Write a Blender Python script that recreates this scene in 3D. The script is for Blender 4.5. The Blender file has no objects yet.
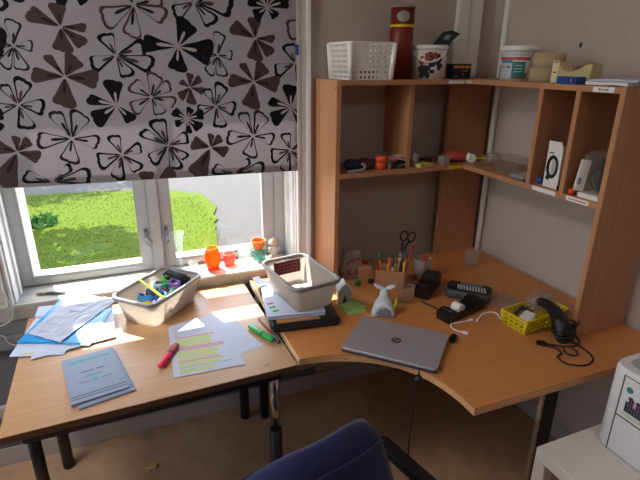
import bpy, bmesh, math, random
from mathutils import Vector, Matrix, Euler
R = math.radians
rnd = random.Random(7)
sc = bpy.context.scene
col = sc.collection

# ------------------------------------------------------------------ materials
def lin(h):
    h = h.lstrip('#')
    o = []
    for i in (0, 2, 4):
        c = int(h[i:i+2], 16) / 255
        o.append(c / 12.92 if c <= .04045 else ((c + .055) / 1.055) ** 2.4)
    return (*o, 1)

def mat(name, hexcol, rough=.6, metal=0, noise=0, nscale=40, bump=0, spec=.5, stretch=None, trans=0, coat=0, sheen=0):
    m = bpy.data.materials.new(name); m.use_nodes = True
    nt = m.node_tree; b = nt.nodes['Principled BSDF']
    c = lin(hexcol)
    b.inputs['Base Color'].default_value = c
    b.inputs['Roughness'].default_value = rough
    b.inputs['Metallic'].default_value = metal
    b.inputs['Specular IOR Level'].default_value = spec
    b.inputs['Transmission Weight'].default_value = trans
    b.inputs['Coat Weight'].default_value = coat
    b.inputs['Sheen Weight'].default_value = sheen
    tc = nt.nodes.new('ShaderNodeTexCoord'); mp = nt.nodes.new('ShaderNodeMapping')
    nt.links.new(tc.outputs['Object'], mp.inputs['Vector'])
    if stretch: mp.inputs['Scale'].default_value = stretch
    n = nt.nodes.new('ShaderNodeTexNoise'); n.inputs['Scale'].default_value = nscale; n.inputs['Detail'].default_value = 5
    nt.links.new(mp.outputs['Vector'], n.inputs['Vector'])
    if noise:
        r = nt.nodes.new('ShaderNodeValToRGB')
        r.color_ramp.elements[0].position = .3; r.color_ramp.elements[1].position = .7
        r.color_ramp.elements[0].color = tuple(x * (1 - noise) for x in c[:3]) + (1,)
        r.color_ramp.elements[1].color = tuple(min(1, x * (1 + noise)) for x in c[:3]) + (1,)
        nt.links.new(n.outputs['Fac'], r.inputs['Fac']); nt.links.new(r.outputs['Color'], b.inputs['Base Color'])
    if bump:
        bp = nt.nodes.new('ShaderNodeBump'); bp.inputs['Strength'].default_value = bump; bp.inputs['Distance'].default_value = .002
        nt.links.new(n.outputs['Fac'], bp.inputs['Height']); nt.links.new(bp.outputs['Normal'], b.inputs['Normal'])
    return m

def wood(name, a, b_, axis='x', rough=.42):
    m = bpy.data.materials.new(name); m.use_nodes = True
    nt = m.node_tree; b = nt.nodes['Principled BSDF']
    b.inputs['Roughness'].default_value = rough
    tc = nt.nodes.new('ShaderNodeTexCoord'); mp = nt.nodes.new('ShaderNodeMapping')
    mp.inputs['Scale'].default_value = {'x': (2.2, 60, 60), 'y': (60, 2.2, 60), 'z': (60, 60, 2.2)}[axis]
    nt.links.new(tc.outputs['Object'], mp.inputs['Vector'])
    n = nt.nodes.new('ShaderNodeTexNoise'); n.inputs['Scale'].default_value = 1.6; n.inputs['Detail'].default_value = 6
    n.inputs['Distortion'].default_value = .6
    nt.links.new(mp.outputs['Vector'], n.inputs['Vector'])
    r = nt.nodes.new('ShaderNodeValToRGB')
    r.color_ramp.elements[0].position = .32; r.color_ramp.elements[1].position = .68
    r.color_ramp.elements[0].color = lin(b_); r.color_ramp.elements[1].color = lin(a)
    nt.links.new(n.outputs['Fac'], r.inputs['Fac']); nt.links.new(r.outputs['Color'], b.inputs['Base Color'])
    return m

def glass(name, tint='#ffffff', gloss=1.0, rough=.02, haze=0, hazecol='#dddddd'):
    # clear pane: light passes straight through, the surface mirrors by Fresnel, haze is a diffuse film
    m = bpy.data.materials.new(name); m.use_nodes = True
    nt = m.node_tree; nt.nodes.remove(nt.nodes['Principled BSDF'])
    out = nt.nodes['Material Output']
    t = nt.nodes.new('ShaderNodeBsdfTransparent'); t.inputs['Color'].default_value = lin(tint)
    g = nt.nodes.new('ShaderNodeBsdfGlossy'); g.inputs['Roughness'].default_value = rough
    fr = nt.nodes.new('ShaderNodeFresnel'); fr.inputs['IOR'].default_value = 1.3 + .2 * gloss
    mx = nt.nodes.new('ShaderNodeMixShader')
    ge = nt.nodes.new('ShaderNodeNewGeometry'); su = nt.nodes.new('ShaderNodeMath'); su.operation = 'SUBTRACT'; su.inputs[0].default_value = 1
    mu = nt.nodes.new('ShaderNodeMath'); mu.operation = 'MULTIPLY'   # mirror only on the outer skin, no internal reflection
    nt.links.new(ge.outputs['Backfacing'], su.inputs[1]); nt.links.new(su.outputs[0], mu.inputs[0]); nt.links.new(fr.outputs['Fac'], mu.inputs[1])
    nt.links.new(mu.outputs[0], mx.inputs['Fac']); nt.links.new(t.outputs[0], mx.inputs[1]); nt.links.new(g.outputs[0], mx.inputs[2])
    last = mx
    if haze:
        d = nt.nodes.new('ShaderNodeBsdfDiffuse'); d.inputs['Color'].default_value = lin(hazecol)
        tl = nt.nodes.new('ShaderNodeBsdfTranslucent'); tl.inputs['Color'].default_value = lin(hazecol)
        m1 = nt.nodes.new('ShaderNodeMixShader'); m1.inputs['Fac'].default_value = .5
        nt.links.new(d.outputs[0], m1.inputs[1]); nt.links.new(tl.outputs[0], m1.inputs[2])
        m2 = nt.nodes.new('ShaderNodeMixShader'); m2.inputs['Fac'].default_value = haze
        nt.links.new(mx.outputs[0], m2.inputs[1]); nt.links.new(m1.outputs[0], m2.inputs[2])
        last = m2
    nt.links.new(last.outputs[0], out.inputs['Surface'])
    return m

def cloth(name, hexcol, translucency=.25):
    m = bpy.data.materials.new(name); m.use_nodes = True
    nt = m.node_tree; b = nt.nodes['Principled BSDF']
    b.inputs['Base Color'].default_value = lin(hexcol); b.inputs['Roughness'].default_value = .9; b.inputs['Specular IOR Level'].default_value = .1
    tl = nt.nodes.new('ShaderNodeBsdfTranslucent'); tl.inputs['Color'].default_value = lin(hexcol)
    mx = nt.nodes.new('ShaderNodeMixShader'); mx.inputs['Fac'].default_value = translucency
    nt.links.new(b.outputs[0], mx.inputs[1]); nt.links.new(tl.outputs[0], mx.inputs[2])
    nt.links.new(mx.outputs[0], nt.nodes['Material Output'].inputs['Surface'])
    return m

def emit(name, hexcol, strength):
    m = bpy.data.materials.new(name); m.use_nodes = True
    b = m.node_tree.nodes['Principled BSDF']
    b.inputs['Emission Color'].default_value = lin(hexcol); b.inputs['Emission Strength'].default_value = strength
    return m

M = {}
M['wall'] = mat('wall_paint', '#bdb2ab', .85, noise=.05, nscale=90, bump=.5)
M['floor'] = mat('floor_vinyl', '#b39274', .5, noise=.12, nscale=14, bump=.1)
M['ceiling'] = mat('ceiling_paint', '#e0ddd8', .9)
M['under_board'] = mat('shaded_wall_board', '#6e7177', .7, noise=.05)
M['duct'] = mat('grey_duct', '#83868a', .6)
M['baseboard'] = mat('baseboard_paint', '#b5b0ae', .6)
M['white_paint'] = mat('window_paint', '#ecedee', .45, noise=.04, nscale=25)
M['sash_paint_dimmed'] = mat('sash_paint_dimmed', '#b9bcbe', .45, noise=.04, nscale=25)  # casing white darkened here to offset strong light on the sashes
M['sill_paint'] = mat('sill_paint', '#a5a29d', .55, noise=.08, nscale=18, bump=.4)
M['chip'] = mat('bare_wood_chip', '#8f7a64', .8, noise=.3, nscale=60)
M['table_x'] = wood('table_birch', '#bf976c', '#b38a62', 'x', .38)
M['desk_x'] = wood('desk_beech', '#cb8a4e', '#bd7c46', 'x', .4)
M['hutch_z'] = wood('hutch_beech', '#bd8a63', '#ac7852', 'z', .5)
M['hutch_x'] = wood('hutch_beech_shelf', '#bd8a63', '#ac7852', 'x', .5)
M['edge'] = wood('beech_edge_band', '#dba878', '#c99365', 'x', .45)
M['edge_lit_tone'] = mat('edge_light_painted', '#efcfa2', .4)  # pale tone stands in for window light on the desk edge
M['dark_edge'] = mat('dark_wood_edge', '#5a3a26', .5, noise=.2, nscale=30, stretch=(2, 20, 20))
M['black_metal'] = mat('black_steel', '#17171a', .45, noise=.1)
M['chrome'] = mat('chrome', '#c8c4be', .18, 1)
M['steel'] = mat('steel', '#8d8d90', .3, 1)
M['black'] = mat('black_plastic', '#151518', .4, noise=.05)
M['black_soft'] = mat('black_rubber', '#1a1a1c', .7)
M['darkgrey'] = mat('dark_grey_plastic', '#47484c', .5)
M['grey'] = mat('grey_plastic', '#8f8d8c', .45)
M['lightgrey'] = mat('light_grey_plastic', '#b9b7b3', .45)
M['white'] = mat('white_plastic', '#f0efec', .4)
M['white_card'] = mat('white_card', '#e6e4e2', .6)
M['paper'] = mat('paper', '#bcc5da', .7, noise=.02)
M['paper_grey'] = mat('grey_blue_paper', '#8794ad', .6, noise=.04, nscale=60)
M['tub'] = glass('grey_tub_plastic', '#e8e2da', .6, .15, .8, '#cfc6bd')
M['tubrim'] = mat('tub_rim_plastic', '#8c8788', .4)
M['label_red'] = mat('dark_red_label', '#6a1628', .5)
M['label_text'] = mat('label_text', '#9a5a66', .6)
M['blue_folder'] = mat('blue_plastic_folder', '#1394d6', .25, noise=.04)
M['pink'] = mat('pink_plastic', '#e4215f', .3)
M['pinkdark'] = mat('dark_pink_plastic', '#a8123f', .3)
M['green'] = mat('green_plastic', '#17a545', .3)
M['greendark'] = mat('dark_green_plastic', '#0c6b2c', .35)
M['lime'] = mat('lime_highlight', '#cbd86c', .7)
M['rose'] = mat('pink_highlight', '#d992b4', .7)
M['ink'] = mat('grey_ink', '#8a8fa2', .7)
M['ink_dark'] = mat('dark_ink', '#2b2f3a', .7)
M['teal'] = mat('teal_print', '#5f9aa8', .7)
M['brown_pencil'] = mat('brown_pencil_paint', '#8a4a22', .5)
M['violet'] = mat('violet_grey_plastic', '#4c4466', .4)
M['kraft'] = mat('kraft_paper', '#b98450', .7, noise=.08)
M['laptop'] = mat('laptop_silver', '#a9a6aa', .38, .3, noise=.02, nscale=300)
M['logo_dark'] = mat('logo_dark', '#57463e', .3, .6)
M['sticky'] = mat('green_sticky_paper', '#a9cf7f', .7)
M['stickyyellow'] = mat('yellow_sticky_paper', '#c9c05e', .7)
M['whale'] = mat('whale_white_plastic', '#c9d0d4', .35)
M['whalegrey'] = mat('whale_grey_plastic', '#77777d', .45)
M['yellow'] = mat('yellow_plastic', '#d9c21c', .45)
M['yellowbright'] = mat('yellow_green_plastic', '#d4dc2a', .4)
M['pencil_yellow'] = mat('yellow_pencil_paint', '#d99a24', .45)
M['pencil_orange'] = mat('orange_pencil_paint', '#d2691e', .45)
M['card_tan'] = mat('tan_card', '#b98a66', .75, noise=.05)
M['red'] = mat('red_plastic', '#c3272b', .4)
M['tube_red'] = mat('red_card_tube', '#741a11', .45)
M['tube_grey'] = mat('grey_disc', '#8b8c88', .5)
M['orange'] = mat('orange_plastic', '#e2541c', .35)
M['darkred'] = mat('dark_red_cloth', '#58262a', .8, noise=.15)
M['darkblue'] = mat('dark_blue_cloth', '#23293f', .8, noise=.2)
M['navy_chair'] = mat('navy_chair_fabric', '#0e1748', .85, noise=.15, nscale=200, bump=.3, sheen=.12)
M['bluecap'] = mat('blue_plastic', '#1f4f9d', .35)
M['frost'] = glass('frosted_plastic', '#f4f0ee', .5, .25, .55, '#d9d3cf')
M['clearplastic'] = glass('clear_plastic', '#faf9f8', .8, .08, .10, '#d5d0cc')
M['bag'] = glass('clear_bag_film', '#f6f4f2', 1, .12, .24, '#d2cdc9')
M['clear'] = glass('clear_glass', '#fbfdfc', 1, .01, .12, '#e6eeee')
M['pane'] = glass('window_glass', '#fbfdfc', .4, .0, 0)
M['orangeglass'] = glass('orange_glass', '#ffae4e', .8, .05, .55, '#f58a2c')
M['redglass'] = glass('coral_glass', '#ffb4a6', .8, .03, .3, '#f08878')
M['tealglass'] = glass('pale_teal_glass', '#cfe8e2', .8, .03, .15, '#bfe0d8')
M['terracotta'] = mat('orange_clay', '#dd7526', .6)
M['stone'] = mat('beige_resin', '#b9a590', .7, noise=.15, nscale=50, bump=.5)
M['figure_light'] = mat('pale_resin', '#d8d2cc', .6, noise=.1)
M['tape_beige'] = glass('beige_tape', '#f0e6c4', .4, .2, .92, '#e6d8b0')
M['cream'] = mat('cream_plastic', '#cbbb85', .45)
M['cream_light'] = mat('light_cream_plastic', '#e0d7b0', .45)
M['greenpack'] = mat('dark_green_card', '#1e3b38', .4)
M['blueprint'] = mat('blue_print', '#3f86b8', .5)
M['tealprint'] = mat('teal_print_solid', '#1d7f78', .5)
M['redprint'] = mat('red_print', '#b8483c', .5)
M['brownprint'] = mat('brown_print', '#8f4a34', .5)
M['palegreyprint'] = mat('pale_print', '#b9c4cc', .5)
M['lawn'] = mat('grass', '#42510a', .95, noise=.16, nscale=26, bump=.6, spec=.1)
M['asphalt'] = mat('asphalt', '#332f2e', .9, noise=.1, nscale=5, bump=.5)
M['bark'] = mat('bark', '#4d4034', .9, noise=.3, nscale=20, bump=1)
M['leaf'] = mat('leaf', '#3c6a22', .7, noise=.3)
M['blind'] = cloth('blind_fabric', '#a6a1a6', .40)
M['fl_brown'] = cloth('flower_brown', '#4c403e', .12)
M['fl_black'] = cloth('flower_black', '#17171b', .05)
M['fl_dark'] = cloth('flower_stamen', '#2b2626', .08)
M['fl_light'] = cloth('flower_light_stamen', '#b5abab', .2)
M['hem'] = cloth('blind_hem', '#968e90', .1)
FILL, FILL_REAR, SKY, SUN = 10, 3.2, .66, 11.5
M['lamp'] = emit('fill_diffuser', '#fdf6f0', FILL)  # glow of the added fill light on the left, unseen
M['fill_rear'] = emit('rear_fill_diffuser', '#f4f4ff', FILL_REAR)  # glow of the added fill light at the rear, unseen
M['printer'] = mat('printer_white', '#d7d6d6', .35)
M['printer_grey'] = mat('printer_grey', '#a3a1a1', .4)
M['cabinet'] = mat('white_laminate', '#d6d2cc', .4, noise=.02)

# ------------------------------------------------------------------ mesh helpers
def bm_new(): return bmesh.new()

def xf(bm, verts, loc=(0, 0, 0), rot=(0, 0, 0)):
    mt = Matrix.Translation(loc) @ Euler(rot).to_matrix().to_4x4()
    bmesh.ops.transform(bm, matrix=mt, verts=verts)

def box(bm, c, s, rot=(0, 0, 0), bev=0, mi=0, seg=2):
    r = bmesh.ops.create_cube(bm, size=1); vs = r['verts']
    bmesh.ops.scale(bm, vec=s, verts=vs)
    fs = list({f for v in vs for f in v.link_faces})
    for f in fs: f.material_index = mi
    if bev:
        es = list({e for v in vs for e in v.link_edges})
        rr = bmesh.ops.bevel(bm, geom=es, offset=bev, segments=seg, affect='EDGES', clamp_overlap=True)
        vs = list({v for f in rr['faces'] for v in f.verts} | {v for v in vs if v.is_valid})
        for f in {f for v in vs for f in v.link_faces}: f.material_index = mi
    xf(bm, vs, c, rot)
    return vs

def b2(bm, x0, x1, y0, y1, z0, z1, bev=0, mi=0):
    return box(bm, ((x0 + x1) / 2, (y0 + y1) / 2, (z0 + z1) / 2), (abs(x1 - x0), abs(y1 - y0), abs(z1 - z0)), bev=bev, mi=mi)

def prism(bm, pts, z0, z1, mi=0, mtx=None):
    # closed polygon in xy pulled from z0 to z1
    a = [bm.verts.new((p[0], p[1], z0)) for p in pts]; b = [bm.verts.new((p[0], p[1], z1)) for p in pts]
    n = len(pts); fs = []
    fs.append(bm.faces.new(list(reversed(a)))); fs.append(bm.faces.new(b))
    for i in range(n): fs.append(bm.faces.new((a[i], a[(i + 1) % n], b[(i + 1) % n], b[i])))
    for f in fs: f.material_index = mi
    if mtx is not None: bmesh.ops.transform(bm, matrix=mtx, verts=a + b)
    return a + b

def lathe(bm, prof, loc=(0, 0, 0), seg=24, rot=(0, 0, 0), mi=0, closed=False, sx=1, sy=1):
    rings = []; nv = []
    for r, z in prof:
        if r < 1e-6:
            v = bm.verts.new((0, 0, z)); rings.append([v]); nv.append(v)
        else:
            ring = [bm.verts.new((r * sx * math.cos(2 * math.pi * i / seg), r * sy * math.sin(2 * math.pi * i / seg), z)) for i in range(seg)]
            rings.append(ring); nv += ring
    def skin(a, b):
        if len(a) == 1 and len(b) == 1: return
        for i in range(seg):
            j = (i + 1) % seg
            if len(a) == 1: f = bm.faces.new((a[0], b[j], b[i]))
            elif len(b) == 1: f = bm.faces.new((a[i], a[j], b[0]))
            else: f = bm.faces.new((a[i], a[j], b[j], b[i]))
            f.material_index = mi; f.smooth = True
    for a, b in zip(rings, rings[1:]): skin(a, b)
    if closed: skin(rings[-1], rings[0])
    xf(bm, nv, loc, rot)
    return nv

def cyl(bm, p0, p1, r0, r1=None, seg=16, mi=0):
    r1 = r0 if r1 is None else r1
    p0, p1 = Vector(p0), Vector(p1); d = p1 - p0
    nv = lathe(bm, [(0, 0), (r0, 0), (r1, d.length), (0, d.length)], seg=seg, mi=mi)
    q = d.to_track_quat('Z', 'Y').to_matrix().to_4x4()
    bmesh.ops.transform(bm, matrix=Matrix.Translation(p0) @ q, verts=nv)
    for v in nv:
        for f in v.link_faces:
            if len(f.verts) == 3: f.smooth = False
    return nv

def smooth_path(pts, n=8):
    P = [Vector(p) for p in pts]; out = []
    for i in range(len(P) - 1):
        p0 = P[max(i - 1, 0)]; p1 = P[i]; p2 = P[i + 1]; p3 = P[min(i + 2, len(P) - 1)]
        for k in range(n):
            t = k / n
            out.append(.5 * ((2 * p1) + (p2 - p0) * t + (2 * p0 - 5 * p1 + 4 * p2 - p3) * t * t + (3 * p1 - p0 - 3 * p2 + p3) * t ** 3))
    out.append(P[-1]); return out

def tube(bm, pts, r, seg=8, n=8, mi=0, radii=None, flat=1):
    P = smooth_path(pts, n) if n else [Vector(p) for p in pts]
    rings = []; m = len(P)
    up = Vector((0, 0, 1)); prev = None
    for i, p in enumerate(P):
        t = (P[min(i + 1, m - 1)] - P[max(i - 1, 0)]).normalized()
        a = prev if prev is not None else (t.cross(up) if abs(t.z) < .95 else t.cross(Vector((1, 0, 0))))
        a = (a - t * a.dot(t)).normalized(); b = t.cross(a); prev = a
        rr = r
        if radii:
            f = i / (m - 1) * (len(radii) - 1); k = min(int(f), len(radii) - 2); rr = radii[k] + (radii[k + 1] - radii[k]) * (f - k)
        rings.append([bm.verts.new(p + a * rr * math.cos(2 * math.pi * j / seg) + b * rr * flat * math.sin(2 * math.pi * j / seg)) for j in range(seg)])
    for a, b in zip(rings, rings[1:]):
        for j in range(seg):
            f = bm.faces.new((a[j], a[(j + 1) % seg], b[(j + 1) % seg], b[j])); f.smooth = True; f.material_index = mi
    for ring, rev in ((rings[0], True), (rings[-1], False)):
        f = bm.faces.new(list(reversed(ring)) if rev else ring); f.material_index = mi

def sheet(bm, corners, nu=6, nv=6, th=.0008, amp=0, mi=0, seed=1):
    # a thin leaf of paper or film between four corners, with real thickness
    rr = random.Random(seed)
    A, B, C_, D = [Vector(c) for c in corners]
    hs = {}
    def h(i, j):
        if (i, j) not in hs: hs[(i, j)] = rr.uniform(0, amp)
        return hs[(i, j)]
    top = []; bot = []
    for i in range(nu + 1):
        for j in range(nv + 1):
            u, v = i / nu, j / nv
            p = (A * (1 - u) + B * u) * (1 - v) + (D * (1 - u) + C_ * u) * v
            p.z += h(i, j)
            top.append(bm.verts.new(p + Vector((0, 0, th)))); bot.append(bm.verts.new(p))
    w = nv + 1
    for i in range(nu):
        for j in range(nv):
            a, b, c, d = i * w + j, (i + 1) * w + j, (i + 1) * w + j + 1, i * w + j + 1
            f = bm.faces.new((top[a], top[b], top[c], top[d])); f.material_index = mi
            f = bm.faces.new((bot[d], bot[c], bot[b], bot[a])); f.material_index = mi
    rim = [i * w for i in range(nu + 1)] + [nu * w + j for j in range(1, nv + 1)] + [i * w + nv for i in range(nu - 1, -1, -1)] + [j for j in range(nv - 1, 0, -1)]
    for k in range(len(rim)):
        a, b = rim[k], rim[(k + 1) % len(rim)]
        f = bm.faces.new((bot[a], bot[b], top[b], top[a])); f.material_index = mi

def blob(bm, loc, s, rot=(0, 0, 0), mi=0, sub=2, jit=0, seed=3):
    r = bmesh.ops.create_icosphere(bm, subdivisions=sub, radius=1); vs = r['verts']
    q = random.Random(seed)
    for v in vs:
        if jit: v.co *= 1 + q.uniform(-jit, jit)
    bmesh.ops.scale(bm, vec=s, verts=vs)
    for v in vs:
        for f in v.link_faces: f.smooth = True; f.material_index = mi
    xf(bm, vs, loc, rot)
    return vs

def text(bm, s, size, mtx, depth=.0004, mi=0, shear=0, align='CENTER'):
    cu = bpy.data.curves.new('lettering', 'FONT'); cu.body = s; cu.size = size; cu.extrude = depth
    cu.align_x = align; cu.align_y = 'CENTER'; cu.shear = shear
    o = bpy.data.objects.new('lettering', cu); col.objects.link(o)
    me = bpy.data.meshes.new_from_object(o.evaluated_get(bpy.context.evaluated_depsgraph_get()))
    bpy.data.objects.remove(o); bpy.data.curves.remove(cu)
    n0 = len(bm.verts); f0 = len(bm.faces)
    bm.from_mesh(me); bpy.data.meshes.remove(me)
    bm.verts.ensure_lookup_table(); bm.faces.ensure_lookup_table()
    bmesh.ops.transform(bm, matrix=mtx, verts=bm.verts[n0:])
    for f in bm.faces[f0:]: f.material_index = mi

# ------------------------------------------------------------------ object helpers
def thing(name, label, cat, loc=(0, 0, 0), rz=0, group=None):
    o = bpy.data.objects.new(name, None); col.objects.link(o)
    o.empty_display_size = .05
    o.location = loc; o.rotation_euler = (0, 0, rz)
    o['label'] = label; o['category'] = cat
    if group: o['group'] = group
    return o

def wm(o):
    m = Matrix.Translation(o.location) @ o.rotation_euler.to_matrix().to_4x4()
    return (wm(o.parent) @ m) if o.parent else m

def obj(name, bm, m, parent=None, world=True, smooth=False, label=None):
    me = bpy.data.meshes.new(name)
    bmesh.ops.recalc_face_normals(bm, faces=bm.faces)
    if smooth:
        for f in bm.faces: f.smooth = True
    if parent is not None and world: bm.transform(wm(parent).inverted())
    bm.to_mesh(me); bm.free()
    for x in (m if isinstance(m, (list, tuple)) else [m]): me.materials.append(x)
    o = bpy.data.objects.new(name, me); col.objects.link(o)
    if parent is not None: o.parent = parent
    if label: o['label'] = label
    return o

def single(name, bm, m, label, cat, loc=None, rz=0, group=None, smooth=False):
    # a thing that is one mesh; bm is in world coordinates when loc is given, origin set to loc
    if loc is not None:
        mt = Matrix.Translation(loc) @ Matrix.Rotation(rz, 4, 'Z'); bm.transform(mt.inverted())
    o = obj(name, bm, m, smooth=smooth)
    if loc is not None: o.location = loc; o.rotation_euler = (0, 0, rz)
    o['label'] = label; o['category'] = cat
    if group: o['group'] = group
    return o

def struct(name, bm, m, parent=None):
    o = obj(name, bm, m, parent)
    if parent is None: o['kind'] = 'structure'
    return o

def local(loc, rz=0, rot=None):
    e = Euler(rot) if rot else Euler((0, 0, rz))
    return Matrix.Translation(loc) @ e.to_matrix().to_4x4()

FZ = .065      # floor height
TZ = .713      # small table top
DZ = .72       # corner desk top
SZ = .757      # sill top
WY = 1.87      # window wall, room side
WX = 1.595     # right wall
S = 1.008

# ------------------------------------------------------------------ room
bm = bm_new(); b2(bm, -1.7, WX + .12, -3.6, WY + .22, FZ - .1, FZ); struct('floor', bm, M['floor'])
bm = bm_new(); b2(bm, -1.7, WX + .12, -3.6, WY + .22, 2.6, 2.7); struct('ceiling', bm, M['ceiling'])
OX0, OX1, OZ1 = -.43, .66, 2.06
bm = bm_new()
b2(bm, -1.7, OX0, WY, WY + .22, FZ, 2.6); b2(bm, OX1, WX + .12, WY, WY + .22, FZ, 2.6)
b2(bm, OX0, OX1, WY, WY + .22, OZ1, 2.6); b2(bm, OX0, OX1, WY, WY + .22, FZ, SZ - .04)
b2(bm, -1.7, -.402, WY + .22, WY + .43, FZ - .6, 2.6); b2(bm, OX1 - .03, WX + .12, WY + .22, WY + .43, FZ - .6, 2.6); b2(bm, -.402, OX1 - .03, WY + .22, WY + .43, OZ1, 2.6); b2(bm, -.402, OX1 - .03, WY + .22, WY + .43, FZ - .6, SZ - .05)  # added outer wall layer, shaped to cut off sun at the left
struct('wall_back', bm, M['wall'])
bm = bm_new(); b2(bm, WX, WX + .12, -3.6, WY, FZ, 2.6); struct('wall_right', bm, M['wall'])
LY0, LY1, LZ0, LZ1 = .82, 1.6, .80, 2.3      # added window in the left wall, out of view, for side light
bm = bm_new(); b2(bm, -1.7, -1.6, -3.6, LY0, FZ, 2.6); b2(bm, -1.7, -1.6, LY1, WY, FZ, 2.6); b2(bm, -1.7, -1.6, LY0, LY1, FZ, LZ0); b2(bm, -1.7, -1.6, LY0, LY1, LZ1, 2.6); struct('wall_left', bm, M['wall'])
win2 = bpy.data.objects.new('window_added', None); col.objects.link(win2); win2.location = (-1.66, 1.21, LZ0); win2['kind'] = 'structure'
bm = bm_new()
for a, b, c, d in ((LY0, LY0 + .05, LZ0, LZ1), (LY1 - .05, LY1, LZ0, LZ1), (LY0 + .05, LY1 - .05, LZ0, LZ0 + .05), (LY0 + .05, LY1 - .05, LZ1 - .05, LZ1)): b2(bm, -1.69, -1.63, a, b, c, d, .003)
obj('window_frame', bm, M['white_paint'], win2)
bm = bm_new(); b2(bm, -1.662, -1.658, LY0 + .05, LY1 - .05, LZ0 + .05, LZ1 - .05); obj('window_pane', bm, M['pane'], win2)
bm = bm_new(); b2(bm, -1.6, WX, -3.6, -3.5, FZ, 2.6); struct('wall_front', bm, mat('front_wall_bounce_cut', '#5d5a5c', .85))  # unseen wall, made dark to cut bounce light
bm = bm_new(); b2(bm, -1.6, WX, WY - .014, WY, FZ, FZ + .08, .003); struct('baseboard_back', bm, M['baseboard'])
bm = bm_new(); b2(bm, WX - .014, WX, -3.5, WY - .014, FZ, FZ + .08, .003); struct('baseboard_right', bm, M['baseboard'])

# sill
bm = bm_new()
b2(bm, OX0 - .06, OX1 + .06, WY - .028, WY, SZ - .058, SZ, .004)
b2(bm, OX0, OX1, WY - .002, 2.06, SZ - .038, SZ)
o = struct('trim_1', bm, M['sill_paint'])
bm = bm_new()
for (x, y, a, b, s_) in ((-.33, 1.905, .03, .008, 1), (-.21, 1.89, .035, .007, 2), (-.14, 1.885, .03, .008, 3), (-.10, 1.90, .02, .006, 4), (-.25, 1.92, .02, .006, 5), (-.05, 1.905, .02, .005, 6)):
    q = random.Random(s_); pts = []
    for i in range(12):
        t = i * math.pi / 6; k = q.uniform(.6, 1.2); pts.append((x + a * k * math.cos(t), y + b * k * math.sin(t)))
    prism(bm, pts, SZ, SZ + .0012)
oc = obj('peeled_paint', bm, M['chip'], o)

# grey board under the sill, the shade there painted into its dark tone
bm = bm_new(); b2(bm, -1.6, .745, WY - .008, WY, FZ + .08, SZ - .04, .001); struct('trim_9', bm, M['under_board'])
# cable duct on the wall under the sill
bm = bm_new(); b2(bm, -1.6, .74, WY - .03, WY, .585, .64, .004); b2(bm, -1.6, .74, WY - .022, WY, .64, .70, .003)
struct('trim_2', bm, M['duct'])
bm = bm_new(); b2(bm, -1.6, WX, WY - .03, WY, .30, .345, .004); b2(bm, -1.6, WX, WY - .03, WY, .2, .22, .004)
struct('trim_3', bm, M['baseboard'])

# casing around the opening
def casing(name, x0, x1, flip):
    bm = bm_new()
    w = x1 - x0
    strips = [(0, 1, .012), (.0, .22, .022), (.36, .5, .019), (.72, 1, .026)]
    for a, b, d in strips:
        if flip: a, b = 1 - b, 1 - a
        b2(bm, x0 + a * w, x0 + b * w, WY - d, WY, SZ, OZ1 + .06, .002)
    return struct(name, bm, M['white_paint'])
casing('trim_4', OX1, OX1 + .058, False)
casing('trim_5', OX0 - .022, OX0, True)
bm = bm_new(); b2(bm, OX0 - .022, OX1 + .058, WY - .022, WY, OZ1, OZ1 + .06, .003); struct('trim_6', bm, M['white_paint'])
# fluted lining of the right reveal
bm = bm_new()
for y0, y1, d in ((1.87, 1.99, .004), (1.885, 1.9, .012), (1.915, 1.93, .008), (1.95, 1.985, .016)):
    b2(bm, OX1 - d, OX1, y0, y1, SZ, OZ1, .001)
b2(bm, OX0, OX0 + .006, 1.87, 1.99, SZ, OZ1); b2(bm, OX0, OX0 + .014, 1.93, 1.96, SZ, OZ1, .001)
struct('trim_7', bm, M['white_paint'])

# window: frame, two sashes with panes, mullion, a transom behind the blind
win = bpy.data.objects.new('window_1', None); col.objects.link(win); win.location = (.115, 2.03, SZ); win['kind'] = 'structure'
bm = bm_new()
FY0, FY1 = 1.99, 2.085
b2(bm, OX0, -.418, FY0, FY1, SZ, OZ1, .002); b2(bm, .60, OX1, FY0, FY1, SZ, OZ1, .002)
b2(bm, .068, .112, FY0 - .004, FY1, SZ, OZ1, .004)
b2(bm, -.405, .60, FY0 + .01, FY1, OZ1 - .05, OZ1, .002)
b2(bm, -.405, .60, FY0 + .03, FY1, 1.225, 1.305, .002)
obj('window_frame', bm, M['sash_paint_dimmed'], win)
GB = .788     # bottom of the panes
def sash(x0, x1, gx0, gx1):
    bm = bm_new(); y0, y1 = 2.0, 2.06
    b2(bm, x0, gx0, y0, y1, SZ + .004, 1.24, .003); b2(bm, gx1, x1, y0, y1, SZ + .004, 1.24, .003)
    b2(bm, gx0, gx1, y0, y1, SZ + .004, GB, .003)
    b2(bm, gx0, gx1, y0, y1, 1.20, 1.24, .003)
    w = .008
    b2(bm, gx0, gx0 + w, y0 + .006, y0 + .028, GB, 1.2); b2(bm, gx1 - w, gx1, y0 + .006, y0 + .028, GB, 1.2); b2(bm, gx0 + w, gx1 - w, y0 + .006, y0 + .028, GB, GB + .008)
    s = obj('sash', bm, M['sash_paint_dimmed'], win)
    bm = bm_new(); b2(bm, gx0, gx1, 2.031, 2.035, GB, 1.2); obj('window_pane', bm, M['pane'], s)
    return s
s1 = sash(-.42, .068, -.386, .028)
s2 = sash(.112, .60, .152, .556)
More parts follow.
